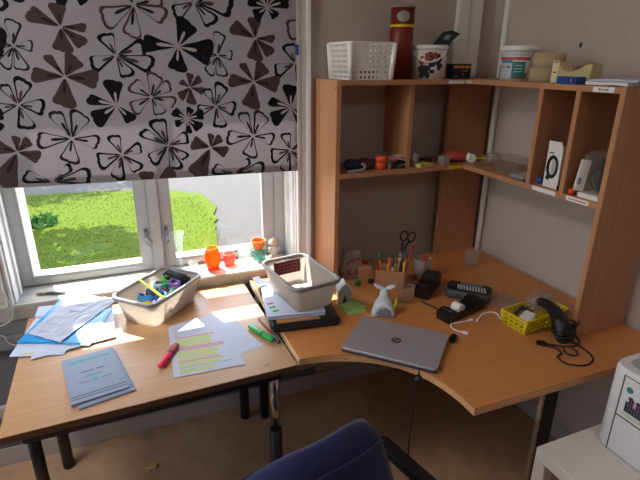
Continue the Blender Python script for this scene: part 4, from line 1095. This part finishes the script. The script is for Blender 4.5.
bm = bm_new(); decal(bm, .0462, .224, CA + .1, .05, .038, round_=True); obj('disc_print', bm, M['tube_grey'], rt, world=False, label='grey oval printed near the top')
def bucket(loc, label, r0=.066, r1=.072, h=.125):
    t = thing('bucket', label, 'bucket', loc)
    bm = bm_new(); lathe(bm, [(0, 0), (r0, 0), (r1, h - .012), (r1 - .002, h - .012), (r0 - .002, .002), (0, .002)], seg=36); obj('body', bm, M['white'], t, world=False)
    return t
b1 = bucket((1.186, 1.75, HT), 'white plastic tub with dark and orange print beside the red tube')
bm = bm_new(); lathe(bm, [(.066, .110), (.076, .110), (.077, .118), (.074, .126), (.068, .126), (.066, .118)], seg=36, closed=True); obj('rim', bm, M['white'], b1, world=False)
bm = bm_new(); tube(bm, [(.0765 * math.cos(CA + a), .0765 * math.sin(CA + a), .106 - .042 * math.sin((a + 1.1) / 2.2 * math.pi)) for a in [-1.1 + k * .2 for k in range(12)]], .0035, seg=6, n=2); obj('handle', bm, M['white'], b1, world=False)
bm = bm_new(); q = random.Random(14)
for i in range(26):
    u = q.uniform(-.5, .7); z = .022 + q.uniform(0, .07) ; 
    if z > .035 + (u + .6) * .06: z = q.uniform(.012, .04)
    decal(bm, .0665 + .0056 * z / .113, z, CA + u, q.uniform(.012, .03), q.uniform(.012, .028), mi=0, round_=True, t=.0008 + i * .00003)
for i in range(9): decal(bm, .0702, q.uniform(.07, .098), CA + q.uniform(-.2, .6), q.uniform(.012, .028), q.uniform(.01, .024), mi=1, round_=True, t=.0014 + i * .00003)
for i in range(5): decal(bm, .0696, q.uniform(.06, .085), CA + q.uniform(-.6, -.3), q.uniform(.006, .018), q.uniform(.006, .02), mi=2, round_=True, t=.0018 + i * .00003)
obj('print', bm, [M['ink_dark'], M['brownprint'], M['redprint']], b1, world=False)
gt = thing('header_card', 'dark green hang-hole packet standing in the white tub', 'packet', (1.225, 1.752, HT + .06), 0)
bm = bm_new()
for dz, cols_ in ((0, 0),):
    P4 = [(-.036, 0), (.04, 0), (.052, .112), (.022, .118), (-.012, .095)]
hole = [(.018, .088), (.036, .088), (.038, .099), (.02, .099)]
prism(bm, [(-.036, 0), (.036, 0), (.05, .08), (-.014, .08)], -.001, .001, mtx=Matrix(((1, 0, 0, 0), (0, 0, -1, 0), (0, 1, 0, 0), (0, 0, 0, 1))))
obj('packet', bm, M['greenpack'], gt, world=False)
bm = bm_new()
mt = Matrix(((1, 0, 0, 0), (0, 0, -1, 0), (0, 1, 0, 0), (0, 0, 0, 1)))
for P4 in ([(-.014, .08), (.05, .08), (.056, .088), (.0, .095)], [(.0, .095), (.02, .0925), (.028, .108), (.01, .112)], [(.04, .0905), (.056, .088), (.085, .116), (.055, .118)], [(.01, .112), (.028, .108), (.055, .112), (.085, .116), (.05, .128), (.02, .122)]):
    prism(bm, P4, -.001, .001, mtx=mt)
obj('hang_tab', bm, M['greenpack'], gt, world=False)
gt.scale = (1.25, 1, .97)
bb = thing('card_box', 'black box with a yellow stripe beside the white tub', 'box', (1.312, 1.715, HT))
bm = bm_new(); box(bm, (0, 0, .029), (.086, .05, .058), bev=.001); obj('carton', bm, M['black'], bb, world=False)
bm = bm_new()
for i in range(7): box(bm, (-.0375 + i * .0125, -.0254, .046), (.010, .0008, .008 + .002 * (i % 2)))
obj('stripe', bm, M['pencil_yellow'], bb, world=False)
bm = bm_new(); box(bm, (.014, -.0254, .031), (.024, .0006, .004)); box(bm, (.006, -.0254, .018), (.006, .0006, .01)); box(bm, (-.03, -.0254, .01), (.02, .0006, .003)); obj('print', bm, M['grey'], bb, world=False)
b2k = bucket((1.455, 1.545, HT), 'white lidded bucket with colourful label on the hutch corner', .058, .064, .118)
bm = bm_new(); lathe(bm, [(0, .124), (.062, .124), (.0685, .122), (.0695, .104), (.0665, .104), (.065, .112), (0, .114)], seg=36); obj('lid', bm, M['white'], b2k, world=False)
CB = R(-150)
bm = bm_new()
def rb(z): return .058 + .006 * z / .106
def dec(z, u, w, h, mi, t=.0008): decal(bm, rb(z) + .001, z, CB + u, w, h, mi=mi, t=t)
dec(.092, 0, .17, .012, 4); dec(.078, .2, .11, .011, 1, .001); dec(.078, -.75, .03, .012, 1, .001)
dec(.05, -.42, .052, .086, 4); dec(.068, -.36, .046, .012, 0, .0012); dec(.04, .36, .05, .055, 2); dec(.016, .4, .06, .02, 3, .0012); dec(.03, -.95, .03, .045, 3)
for z in (.048, .035, .022): dec(z, -.22, .013, .008, 3 if z != .022 else 2, .0014); dec(z + .002, -.55, .018, .003, 0, .0014); dec(z - .003, -.55, .016, .002, 0, .0014)
for z in (.054, .043, .032): dec(z, .4, .028, .003, 4, .0014)
obj('label', bm, [M['blueprint'], M['redprint'], M['tealprint'], M['brownprint'], M['palegreyprint']], b2k, world=False)
for i, l in enumerate(('beige packing tape roll at the bottom of the pair', 'beige packing tape roll lying on top of the other one')):
    bm = bm_new(); nv = lathe(bm, [(.034, 0), (.053, 0), (.053, .0475), (.034, .0475)], seg=36, closed=True); xf(bm, nv, (1.425 + .004 * i, 1.372 - .005 * i, HT + .048 * i))
    o = single('tape_roll', bm, M['tape_beige'], l, 'tape roll', (1.425 + .004 * i, 1.372 - .005 * i, HT + .048 * i), group='beige tape rolls on the hutch')
    bm = bm_new(); nv = lathe(bm, [(.032, .0005), (.0342, .0005), (.0342, .047), (.032, .047)], seg=36, closed=True); obj('core', bm, M['card_tan'], o, world=False)
cdp = thing('tape_dispenser', 'cream tape dispenser behind the blue box on the hutch', 'tape dispenser', (1.412, 1.298, HT), R(-88))
bm = bm_new()
prism(bm, [(0, 0), (.135, 0), (.14, .058), (.132, .062), (.115, .058), (.085, .042), (.06, .036), (.035, .04), (.012, .066), (0, .068)], -.026, .026, mtx=mt)
bmesh.ops.bevel(bm, geom=bm.edges[:], offset=.002, segments=2, affect='EDGES', clamp_overlap=True); obj('body', bm, M['cream'], cdp, world=False)
bm = bm_new(); box(bm, (.006, -.0285, .0355), (.03, .004, .07), bev=.002); fp = obj('end_cap', bm, M['cream_light'], cdp, world=False)
bm = bm_new(); box(bm, (.006, -.031, .034), (.012, .001, .004)); box(bm, (.008, -.031, .066), (.014, .001, .003)); obj('print', bm, M['ink_dark'], fp, world=False)
bm = bm_new(); box(bm, (.098, 0, .054), (.05, .03, .006), rot=(0, R(-14), 0)); obj('cutter', bm, M['dark_edge'], cdp, world=False)
bm = bm_new(); box(bm, (0, 0, .012), (.04, .078, .022), bev=.001); box(bm, (-.0203, -.022, .012), (.001, .02, .014), mi=1); box(bm, (-.0205, -.02, .012), (.0012, .006, .012), mi=2); bm.transform(local((1.362, 1.203, HT), 0))
single('blue_box', bm, [M['bluecap'], M['darkblue'], M['grey']], 'flat blue box lying before the cream tape dispenser', 'box', (1.362, 1.203, HT))
for i, (dz, l, m) in enumerate(((0, 'lower grey-white paper pile at the hutch end', 'white_card'), (.011, 'upper curled papers on the pile at the hutch end', 'paper'))):
    bm = bm_new(); sheet(bm, [(1.355 + .01 * i, 1.14, HT + dz), (1.355 + .012 * i, 1.0 - .02 * i, HT + dz), (1.54, .995, HT + dz), (1.54, 1.14 - .03 * i, HT + dz)], 5, 5, .009 - .003 * i, .004, seed=30 + i)
    single('paper_pile', bm, M[m], l, 'paper', (1.45, 1.07, HT + dz))

# ------------------------------------------------------------------ on the middle shelf
SH = 1.185
def lump(nm, loc, s, m, label, cat, rz=0, jit=.08, seed=1):
    bm = bm_new(); vs = blob(bm, (0, 0, s[2]), s, jit=jit, seed=seed)
    for v in bm.verts: v.co.z = max(v.co.z, 0)
    bm.transform(local(loc, rz)); return single(nm, bm, m, label, cat, loc, rz)
lump('pencil_case', (.835, 1.70, SH), (.042, .03, .024), M['darkblue'], 'dark blue pencil case at the left end of the shelf', 'pencil case', R(10), .1, 2)
lump('pencil_case', (.905, 1.715, SH), (.05, .028, .022), M['darkred'], 'dark red pencil case beside the orange pot on the shelf', 'pencil case', R(-12), .1, 3)
bm = bm_new(); tube(bm, [(.80, 1.665, SH + .006), (.84, 1.662, SH + .006), (.868, 1.665, SH + .008), (.878, 1.672, SH + .022), (.865, 1.68, SH + .03)], .006, seg=8); single('grey_clip', bm, M['grey'], 'bent grey handle lying before the dark pencil cases', 'handle', (.84, 1.665, SH))
op = thing('orange_jar', 'orange lidded jar on the middle shelf', 'jar', (.955, 1.685, SH))
bm = bm_new(); lathe(bm, [(0, 0), (.021, 0), (.0215, .026), (.018, .029), (0, .029)], seg=24); obj('body', bm, M['orange'], op, world=False)
bm = bm_new(); lathe(bm, [(.018, .029), (.023, .031), (.023, .052), (.018, .055), (0, .055)], seg=24); obj('lid', bm, M['orange'], op, world=False)
bk = thing('black_case', 'flat black case under loose papers on the middle shelf', 'case', (1.03, 1.70, SH), R(4))
bm = bm_new(); box(bm, (0, 0, .0125), (.10, .06, .025), bev=.002); obj('body', bm, M['black'], bk, world=False)
bm = bm_new(); box(bm, (-.0455, -.0005, .0125), (.011, .0615, .0255)); obj('end_strip', bm, M['grey'], bk, world=False)
bm = bm_new(); box(bm, (.02, -.0304, .015), (.04, .001, .005)); box(bm, (.0, -.0304, .008), (.02, .001, .002)); obj('print', bm, M['grey'], bk, world=False)
for i, (c, m, l, a) in enumerate((((.995, 1.702), 'card_tan', 'tan paper packet on the black case by the orange jar', 12), ((1.035, 1.70), 'rose', 'pale pink paper packet slumped over the black case', -14), ((1.058, 1.695), 'cream', 'cream paper packet at the divider end of the black case', 8))):
    bm = bm_new(); sheet(bm, [(-.03, -.022, .0255), (.03, -.024, .0255), (.032, .022, .0255), (-.03, .024, .0255)], 4, 4, .004, .004, seed=40 + i); bm.transform(local((*c, SH + .009 * i), R(a)))
    single('paper_packet', bm, M[m], l, 'packet', (*c, SH + .0255 + .009 * i), R(a))
bm = bm_new(); box(bm, (0, 0, .006), (.075, .06, .012)); bm.transform(local((1.155, 1.69, SH), R(12))); single('sticky_notes', bm, M['stickyyellow'], 'yellow green sticky note block on the middle shelf', 'sticky notes', (1.155, 1.69, SH), R(12))
bm = bm_new(); nv = lathe(bm, [(.007, -.012), (.019, -.012), (.019, .012), (.007, .012)], seg=24, closed=True); xf(bm, nv, (1.165, 1.765, SH + .019), (R(90), 0, R(25))); single('tape_roll', bm, M['white'], 'white tape roll standing behind the sticky note block', 'tape roll', (1.165, 1.765, SH))
bm = bm_new(); box(bm, (0, 0, .018), (.038, .038, .036), bev=.003); bm.transform(local((1.26, 1.685, SH), R(8))); single('white_box', bm, M['frost'], 'small white cube box before the corner panel', 'box', (1.26, 1.685, SH), R(8))
bm = bm_new(); box(bm, (0, 0, .008), (.05, .04, .016), bev=.003); bm.transform(local((1.21, 1.75, SH), R(8))); single('dark_box', bm, M['dark_edge'], 'flat dark brown box behind the white cube box', 'box', (1.21, 1.75, SH), R(8))
lump('red_packet', (1.345, 1.715, SH), (.06, .035, .024), M['redprint'], 'crumpled red packet in the shelf corner', 'packet', R(-10), .15, 5)
bm = bm_new(); cyl(bm, (1.392, 1.665, SH + .019), (1.40, 1.71, SH + .019), .0185); single('white_roll', bm, M['white'], 'white paper roll end beside the red packet', 'roll', (1.395, 1.685, SH))
bm = bm_new(); tube(bm, [(1.43, 1.74, SH + .008), (1.46, 1.70, SH + .010), (1.50, 1.69, SH + .008)], .007, seg=6); single('yellow_tube', bm, M['yellow'], 'slim yellow tube behind the white paper roll', 'tube', (1.46, 1.71, SH))
lump('plastic_bag', (1.46, 1.615, SH), (.05, .045, .026), M['bag'], 'crumpled clear bag in the corner of the middle shelf', 'bag', R(30), .2, 7)
cb = thing('clear_box', 'clear plastic box on the shelf before the grey leaflets', 'box', (1.425, 1.458, SH), 0)
bm = bm_new()
for s_ in (-1, 1): box(bm, (s_ * .032, 0, .03), (.002, .12, .06)); box(bm, (0, s_ * .06, .03), (.064, .002, .06))
box(bm, (0, 0, .001), (.064, .12, .002)); obj('walls', bm, M['clearplastic'], cb, world=False)
bm = bm_new(); box(bm, (0, 0, .0612), (.068, .124, .0024), bev=.0008); obj('lid', bm, M['clearplastic'], cb, world=False)
for i, (m, l) in enumerate((('darkgrey', 'dark grey leaflet at the bottom of the shelf pile'), ('grey', 'grey leaflet in the middle of the shelf pile'), ('lightgrey', 'pale grey leaflet on top of the shelf pile'))):
    bm = bm_new(); sheet(bm, [(1.34 + .004 * i, 1.385 + .004 * i, SH + .004 * i), (1.34 + .003 * i, 1.31 + .006 * i, SH + .004 * i), (1.44, 1.312, SH + .004 * i), (1.44, 1.388, SH + .004 * i)], 3, 3, .003, .0006, seed=50 + i)
    single('leaflet', bm, M[m], l, 'leaflet', (1.39, 1.35, SH + .004 * i), group='leaflets on the shelf')
# cubby one
hb = thing('headphone_box', 'white headphone box with black headset picture in the cubby', 'box', (1.41, 1.212, SH), 0)
bm = bm_new(); box(bm, (0, 0, .067), (.1, .062, .134), bev=.001)
prism(bm, [(-.031, .134), (.031, .134), (.021, .158), (-.031, .158)], -.05, -.048, mtx=Matrix(((0, 0, 1, 0), (-1, 0, 0, 0), (0, 1, 0, 0), (0, 0, 0, 1))))
obj('carton', bm, M['white_card'], hb, world=False)
bm = bm_new()
a = [k * math.pi / 12 for k in range(25)]
tube(bm, [(-.0508, .002 + .019 * math.cos(t), 0.072 + .034 * math.sin(t)) for t in a], .0065, seg=6, n=1, flat=1)
for v in bm.verts: v.co.x = -.0506 + (v.co.x + .0508) * .12
box(bm, (-.0508, .013, .036), (.0014, .016, .02), rot=(R(20), 0, 0)); box(bm, (-.0508, .012, .119), (.001, .018, .004))
obj('headset_print', bm, M['black'], hb, world=False)
bm = bm_new(); box(bm, (-.0508, -.004, .072), (.0006, .018, .05)); obj('cushion_print', bm, M['lightgrey'], hb, world=False)
bm = bm_new(); blob(bm, (1.372, 1.267, SH + .0125), (.0125, .0125, .0125)); single('blue_ball', bm, M['bluecap'], 'small blue ball beside the white headphone box', 'ball', (1.372, 1.267, SH))
bm = bm_new(); box(bm, (0, 0, .01), (.03, .02, .02), bev=.004); bm.transform(local((1.362, 1.164, SH), 0)); single('black_clip', bm, M['black'], 'small black block at the foot of the headphone box', 'block', (1.362, 1.164, SH))
# cubby two
kp = thing('blister_pack', 'clear pack with white card and black headset in the end cubby', 'packet', (1.44, 1.07, SH + .016), 0)
bm = bm_new(); box(bm, (-.078, .024, .052), (.03, .012, .1), rot=(0, R(6), R(-22)), bev=.002); obj('card', bm, M['white_card'], kp, world=False)
bm = bm_new()
tube(bm, [(-.05, -.022 + .024 * math.cos(t), .058 + .04 * math.sin(t)) for t in [k * math.pi / 8 for k in range(17)]], .014, seg=10, n=1)
blob(bm, (-.05, -.022, .055), (.02, .022, .036))
obj('headset', bm, M['black'], kp, world=False)
bm = bm_new(); box(bm, (-.035, -.008, .066), (.09, .085, .13), rot=(0, 0, 0), bev=.012); obj('bubble', bm, M['clearplastic'], kp, world=False)
bm = bm_new(); box(bm, (-.091, .022, .035), (.008, .008, .02)); obj('print', bm, M['grey'], kp, world=False)
bm = bm_new(); box(bm, (0, 0, .008), (.17, .075, .015), bev=.001); bm.transform(local((1.435, 1.052, SH), 0)); single('white_book', bm, M['white_card'], 'white book lying flat under the clear pack', 'book', (1.435, 1.052, SH))
bm = bm_new(); blob(bm, (1.352, 1.112, SH + .011), (.012, .011, .011), jit=.1); single('orange_eraser', bm, M['orange'], 'small orange lump in the end cubby beside the white book', 'eraser', (1.352, 1.112, SH))

# ------------------------------------------------------------------ side table and printer
stb = thing('side_table', 'white square side table beside the corner desk', 'side table', (1.23, .47, FZ))
bm = bm_new(); b2(bm, .956, 1.50, .2, .742, .563, .60, .002); obj('tabletop', bm, M['cabinet'], stb)
for x, y in ((.956, .706), (.956, .2), (1.464, .706), (1.464, .2)):
    bm = bm_new(); b2(bm, x, x + .036, y, y + .036, FZ, .563, .002); obj('leg', bm, M['cabinet'], stb)
pr = thing('printer', 'white printer with dark picture sticker on the side table', 'printer', (1.135, .48, .60))
bm = bm_new()
def pring(x0, x1, y0, y1, r, z):
    L, W = x1 - x0, y1 - y0
    return [((x0 + x1) / 2 + x, (y0 + y1) / 2 + y, z) for x, y in rrect(L, W, r, 6)]
loft(bm, [pring(1.131, 1.47, .28, .705, .035, .6), pring(1.128, 1.474, .276, .71, .038, .612), pring(1.128, 1.474, .276, .71, .038, .845), pring(1.131, 1.47, .28, .706, .036, .856)], cap1=True)
obj('body', bm, M['printer'], pr)
bm = bm_new(); loft(bm, [pring(1.145, 1.46, .29, .69, .03, .8555), pring(1.15, 1.455, .295, .685, .03, .861)], cap1=True, smooth=False); obj('top_panel', bm, M['printer_grey'], pr)
bm = bm_new(); b2(bm, 1.1272, 1.1284, .30, .664, .61, .718, .0004); obj('paper_drawer', bm, M['printer'], pr)
bm = bm_new(); b2(bm, 1.1272, 1.1284, .30, .664, .722, .838, .0004); fd = obj('front_door', bm, M['printer'], pr)
bm = bm_new(); b2(bm, 1.1275, 1.1286, .29, .668, .7175, .7225); b2(bm, 1.1275, 1.1286, .664, .668, .604, .84); b2(bm, 1.1275, 1.1286, .29, .668, .836, .84); obj('seam', bm, M['darkgrey'], pr)
mtp = Matrix(((0, 0, -1, 1.1272), (-1, 0, 0, 0), (0, 1, 0, 0), (0, 0, 0, 1)))
bm = bm_new(); pts = [(-.645 + .009 * math.cos(a), .806 + .009 * math.sin(a)) for a in [k * math.pi / 10 for k in range(20)]]
prism(bm, pts, 0, .0006, mtx=mtp); obj('green_dot', bm, M['tealprint'], fd)
bm = bm_new(); q = random.Random(17)
for i in range(14):
    y = .648 - i * .007; h = q.uniform(.014, .045)
    b2(bm, 1.1264, 1.1272, y - .0062, y, .742, .742 + h)
    if i % 3 == 1: b2(bm, 1.1266, 1.1272, y - .009, y + .002, .742 + h, .742 + h + .008)
st = obj('skyline_sticker', bm, M['ink_dark'], fd, label='dark picture sticker on the printer door')
bm = bm_new(); b2(bm, 1.1268, 1.1272, .56, .64, .752, .782); obj('sticker_tint', bm, M['rose'], st)
bm = bm_new(); b2(bm, 1.1266, 1.1273, .55, .655, .728, .738); obj('green_stripe', bm, mat('pale_green_print', '#b9cdb4', .5), fd)
bm = bm_new(); cyl(bm, (1.185, .61, .861), (1.185, .61, .872), .016); obj('knob', bm, M['black'], pr)

# ------------------------------------------------------------------ chair
CH = (.350, .735, FZ); CR = R(13)
ch = thing('office_chair', 'navy blue padded office chair pulled back from the desk', 'chair', CH, CR)
bm = bm_new()
# backrest pad: rounded slab, slightly curved, seen from above and behind
def pad(w0, w1, z0, z1, th, y0, nx=14, nz=12, curve=.05, pw=3.2, lean=.1):
    vf = []; 
    def shape(u, v):
        # superellipse outline
        a = max(abs(u), 1e-6)
        w = w0 + (w1 - w0) * v
        return u * w / 2
    grid = {}
    for side in (0, 1):
        for i in range(nx + 1):
            for j in range(nz + 1):
                u = -1 + 2 * i / nx; v = j / nz
                zz = z0 + (z1 - z0) * (v - (abs(u) ** pw) * .16 * v ** 3 + (abs(u) ** pw) * .1 * (1 - v) ** 3)
                x = u * (w0 + (w1 - w0) * v) / 2 * (1 - .10 * (2 * abs(v - .5)) ** 5)
                e = max(abs(u) ** 6, abs(2 * v - 1) ** 6)
                t = th / 2 * (1 - .75 * e)
                y = y0 + curve * u * u + (-t if side == 0 else t) + lean * (.5 - v) * -1
                grid[(side, i, j)] = bm.verts.new((x, y, zz))
    for i in range(nx):
        for j in range(nz):
            f = bm.faces.new((grid[(0, i, j)], grid[(0, i + 1, j)], grid[(0, i + 1, j + 1)], grid[(0, i, j + 1)])); f.smooth = True
            f = bm.faces.new((grid[(1, i, j)], grid[(1, i, j + 1)], grid[(1, i + 1, j + 1)], grid[(1, i + 1, j)])); f.smooth = True
    rim = [(i, 0) for i in range(nx + 1)] + [(nx, j) for j in range(1, nz + 1)] + [(i, nz) for i in range(nx - 1, -1, -1)] + [(0, j) for j in range(nz - 1, 0, -1)]
    for k in range(len(rim)):
        a, b = rim[k], rim[(k + 1) % len(rim)]
        f = bm.faces.new((grid[(0, *b)], grid[(0, *a)], grid[(1, *a)], grid[(1, *b)])); f.smooth = True
ch.scale = (1.1, .92, .838)
pad(.44, .36, .40, .855, .07, 0.02)
obj('backrest', bm, M['navy_chair'], ch, world=False)
bm = bm_new(); tube(bm, [(-.165, .058, .755), (-.09, .03, .785), (0, .0215, .795), (.09, .03, .785), (.165, .058, .755)], .004, seg=6); obj('piping', bm, M['navy_chair'], ch, world=False)
bm = bm_new(); loft(bm, [[(x, y + .24, z) for x, y in rrect(.40, .38, .1, 6)] for z in (.36,)] + [[(x * 1.02, y * 1.02 + .24, z) for x, y in rrect(.40, .38, .1, 6)] for z in (.38, .42)] + [[(x * .92, y * .92 + .24, .435) for x, y in rrect(.40, .38, .1, 6)]], cap1=True); obj('seat', bm, M['navy_chair'], ch, world=False)
bm = bm_new(); tube(bm, [(0, -.03, .62), (0, -.05, .5), (0, -.02, .36), (0, .1, .33), (0, .2, .335)], .018, seg=8, flat=2); obj('back_bracket', bm, M['black'], ch, world=False)
for s_ in (-1, 1):
    bm = bm_new(); tube(bm, [(s_ * .20, .2, .36), (s_ * .262, .2, .37), (s_ * .27, .19, .5), (s_ * .268, .12, .565)], .014, seg=8); box(bm, (s_ * .266, .08, .575), (.05, .24, .026), bev=.01); obj('armrest', bm, M['black'], ch, world=False)
bm = bm_new(); cyl(bm, (0, .22, .1), (0, .22, .36), .026); obj('gas_lift', bm, M['black'], ch, world=False)
for k in range(5):
    a = R(90 + 72 * k); c, s_ = math.cos(a), math.sin(a)
    bm = bm_new(); tube(bm, [(0, .22, .105), (.15 * c, .22 + .15 * s_, .095), (.28 * c, .22 + .28 * s_, .07)], .02, radii=[.026, .02, .016], seg=8); lg = obj('base_leg', bm, M['black'], ch, world=False)
    bm = bm_new(); p = Vector((.28 * c, .22 + .28 * s_, .026)); cyl(bm, p + Vector((-.02 * s_, .02 * c, 0)), p - Vector((-.02 * s_, .02 * c, 0)), .026, seg=16); cyl(bm, p, p + Vector((0, 0, .045)), .007, seg=8); obj('caster', bm, M['black'], lg, world=False)

# leaf on the floor
bm = bm_new(); sheet(bm, [(-.075, 1.62, FZ), (-.035, 1.605, FZ), (-.022, 1.64, FZ), (-.062, 1.655, FZ)], 4, 4, .0008, .01, seed=3); single('paper_scrap', bm, mat('tan_scrap', '#c2a25a', .8), 'tan scrap of paper lying on the floor under the table', 'paper', (-.048, 1.63, FZ))
# ------------------------------------------------------------------ added ceiling fill lights, out of view
for lx, ly, lm_, txt in ((-1.05, 1.02, 'lamp', 'added flat ceiling fill light left of the birch table, unseen'), (.4, -1.0, 'fill_rear', 'added flat ceiling fill light at the rear of the room, unseen')):
    cl = thing('ceiling_fill_light', txt, 'lamp', (lx, ly, 2.6))
    bm = bm_new(); b2(bm, lx - .32, lx + .32, ly - .32, ly + .32, 2.565, 2.6, .004); obj('housing', bm, M['white'], cl)
    bm = bm_new(); b2(bm, lx - .3, lx + .3, ly - .3, ly + .3, 2.552, 2.565, .002); obj('diffuser', bm, M[lm_], cl)

# ------------------------------------------------------------------ light and sky
w = bpy.data.worlds.new('sky'); sc.world = w; w.use_nodes = True
nt = w.node_tree; bg_ = nt.nodes['Background']
sky = nt.nodes.new('ShaderNodeTexSky'); sky.sky_type = 'NISHITA'; sky.sun_disc = False; sky.sun_elevation = R(55); sky.sun_rotation = R(-15)
hs = nt.nodes.new('ShaderNodeHueSaturation'); hs.inputs['Saturation'].default_value = .55
nt.links.new(sky.outputs['Color'], hs.inputs['Color']); nt.links.new(hs.outputs['Color'], bg_.inputs['Color']); bg_.inputs['Strength'].default_value = SKY
sd = Vector((.26 * .674 / .965 * 1.0, -.674, -1)).normalized()
sl = bpy.data.lights.new('sun', 'SUN'); sl.energy = SUN; sl.angle = R(.55); sl.color = (1, .93, .82)
so = bpy.data.objects.new('sun', sl); col.objects.link(so); so.rotation_euler = sd.to_track_quat('-Z', 'Y').to_euler(); so.location = (-2, 6, 8)
# daylight portal in the window opening
pl = bpy.data.lights.new('window_portal', 'AREA'); pl.shape = 'RECTANGLE'; pl.size = 1.08; pl.size_y = 1.3; pl.cycles.is_portal = True
po = bpy.data.objects.new('window_portal', pl); col.objects.link(po); po.location = (.115, 2.1, 1.4); po.rotation_euler = (R(-90), 0, 0)

pl2 = bpy.data.lights.new('added_window_portal', 'AREA'); pl2.shape = 'RECTANGLE'; pl2.size = 1.5; pl2.size_y = .76; pl2.cycles.is_portal = True
po2 = bpy.data.objects.new('added_window_portal', pl2); col.objects.link(po2); po2.location = (-1.70, 1.21, 1.55); po2.rotation_euler = (0, R(-90), 0)

# ------------------------------------------------------------------ camera
cam = bpy.data.cameras.new('camera'); co = bpy.data.objects.new('camera', cam); col.objects.link(co)
F, YAW, PITCH, ROLL = 482.26, R(22.4005), R(20.2902), R(-.42277)
cam.sensor_fit = 'HORIZONTAL'; cam.sensor_width = 36; cam.lens = F * 36 / 640; cam.clip_start = .02; cam.clip_end = 200
fwd = Vector((math.sin(YAW) * math.cos(PITCH), math.cos(YAW) * math.cos(PITCH), -math.sin(PITCH)))
right = Vector((math.cos(YAW), -math.sin(YAW), 0)); down = fwd.cross(right)
r2 = math.cos(ROLL) * right + math.sin(ROLL) * down; d2 = -math.sin(ROLL) * right + math.cos(ROLL) * down
m3 = Matrix((r2, -d2, -fwd)).transposed()
co.matrix_world = Matrix.Translation((0, 0, 1.59)) @ m3.to_4x4()
sc.camera = co

sc.view_settings.view_transform = 'Standard'; sc.view_settings.look = 'None'; sc.view_settings.gamma = 1; sc.view_settings.use_curve_mapping = False
sc.view_settings.exposure = .9
sc.cycles.use_denoising = True
sc.cycles.max_bounces = 12; sc.cycles.diffuse_bounces = 8; sc.cycles.transparent_max_bounces = 24
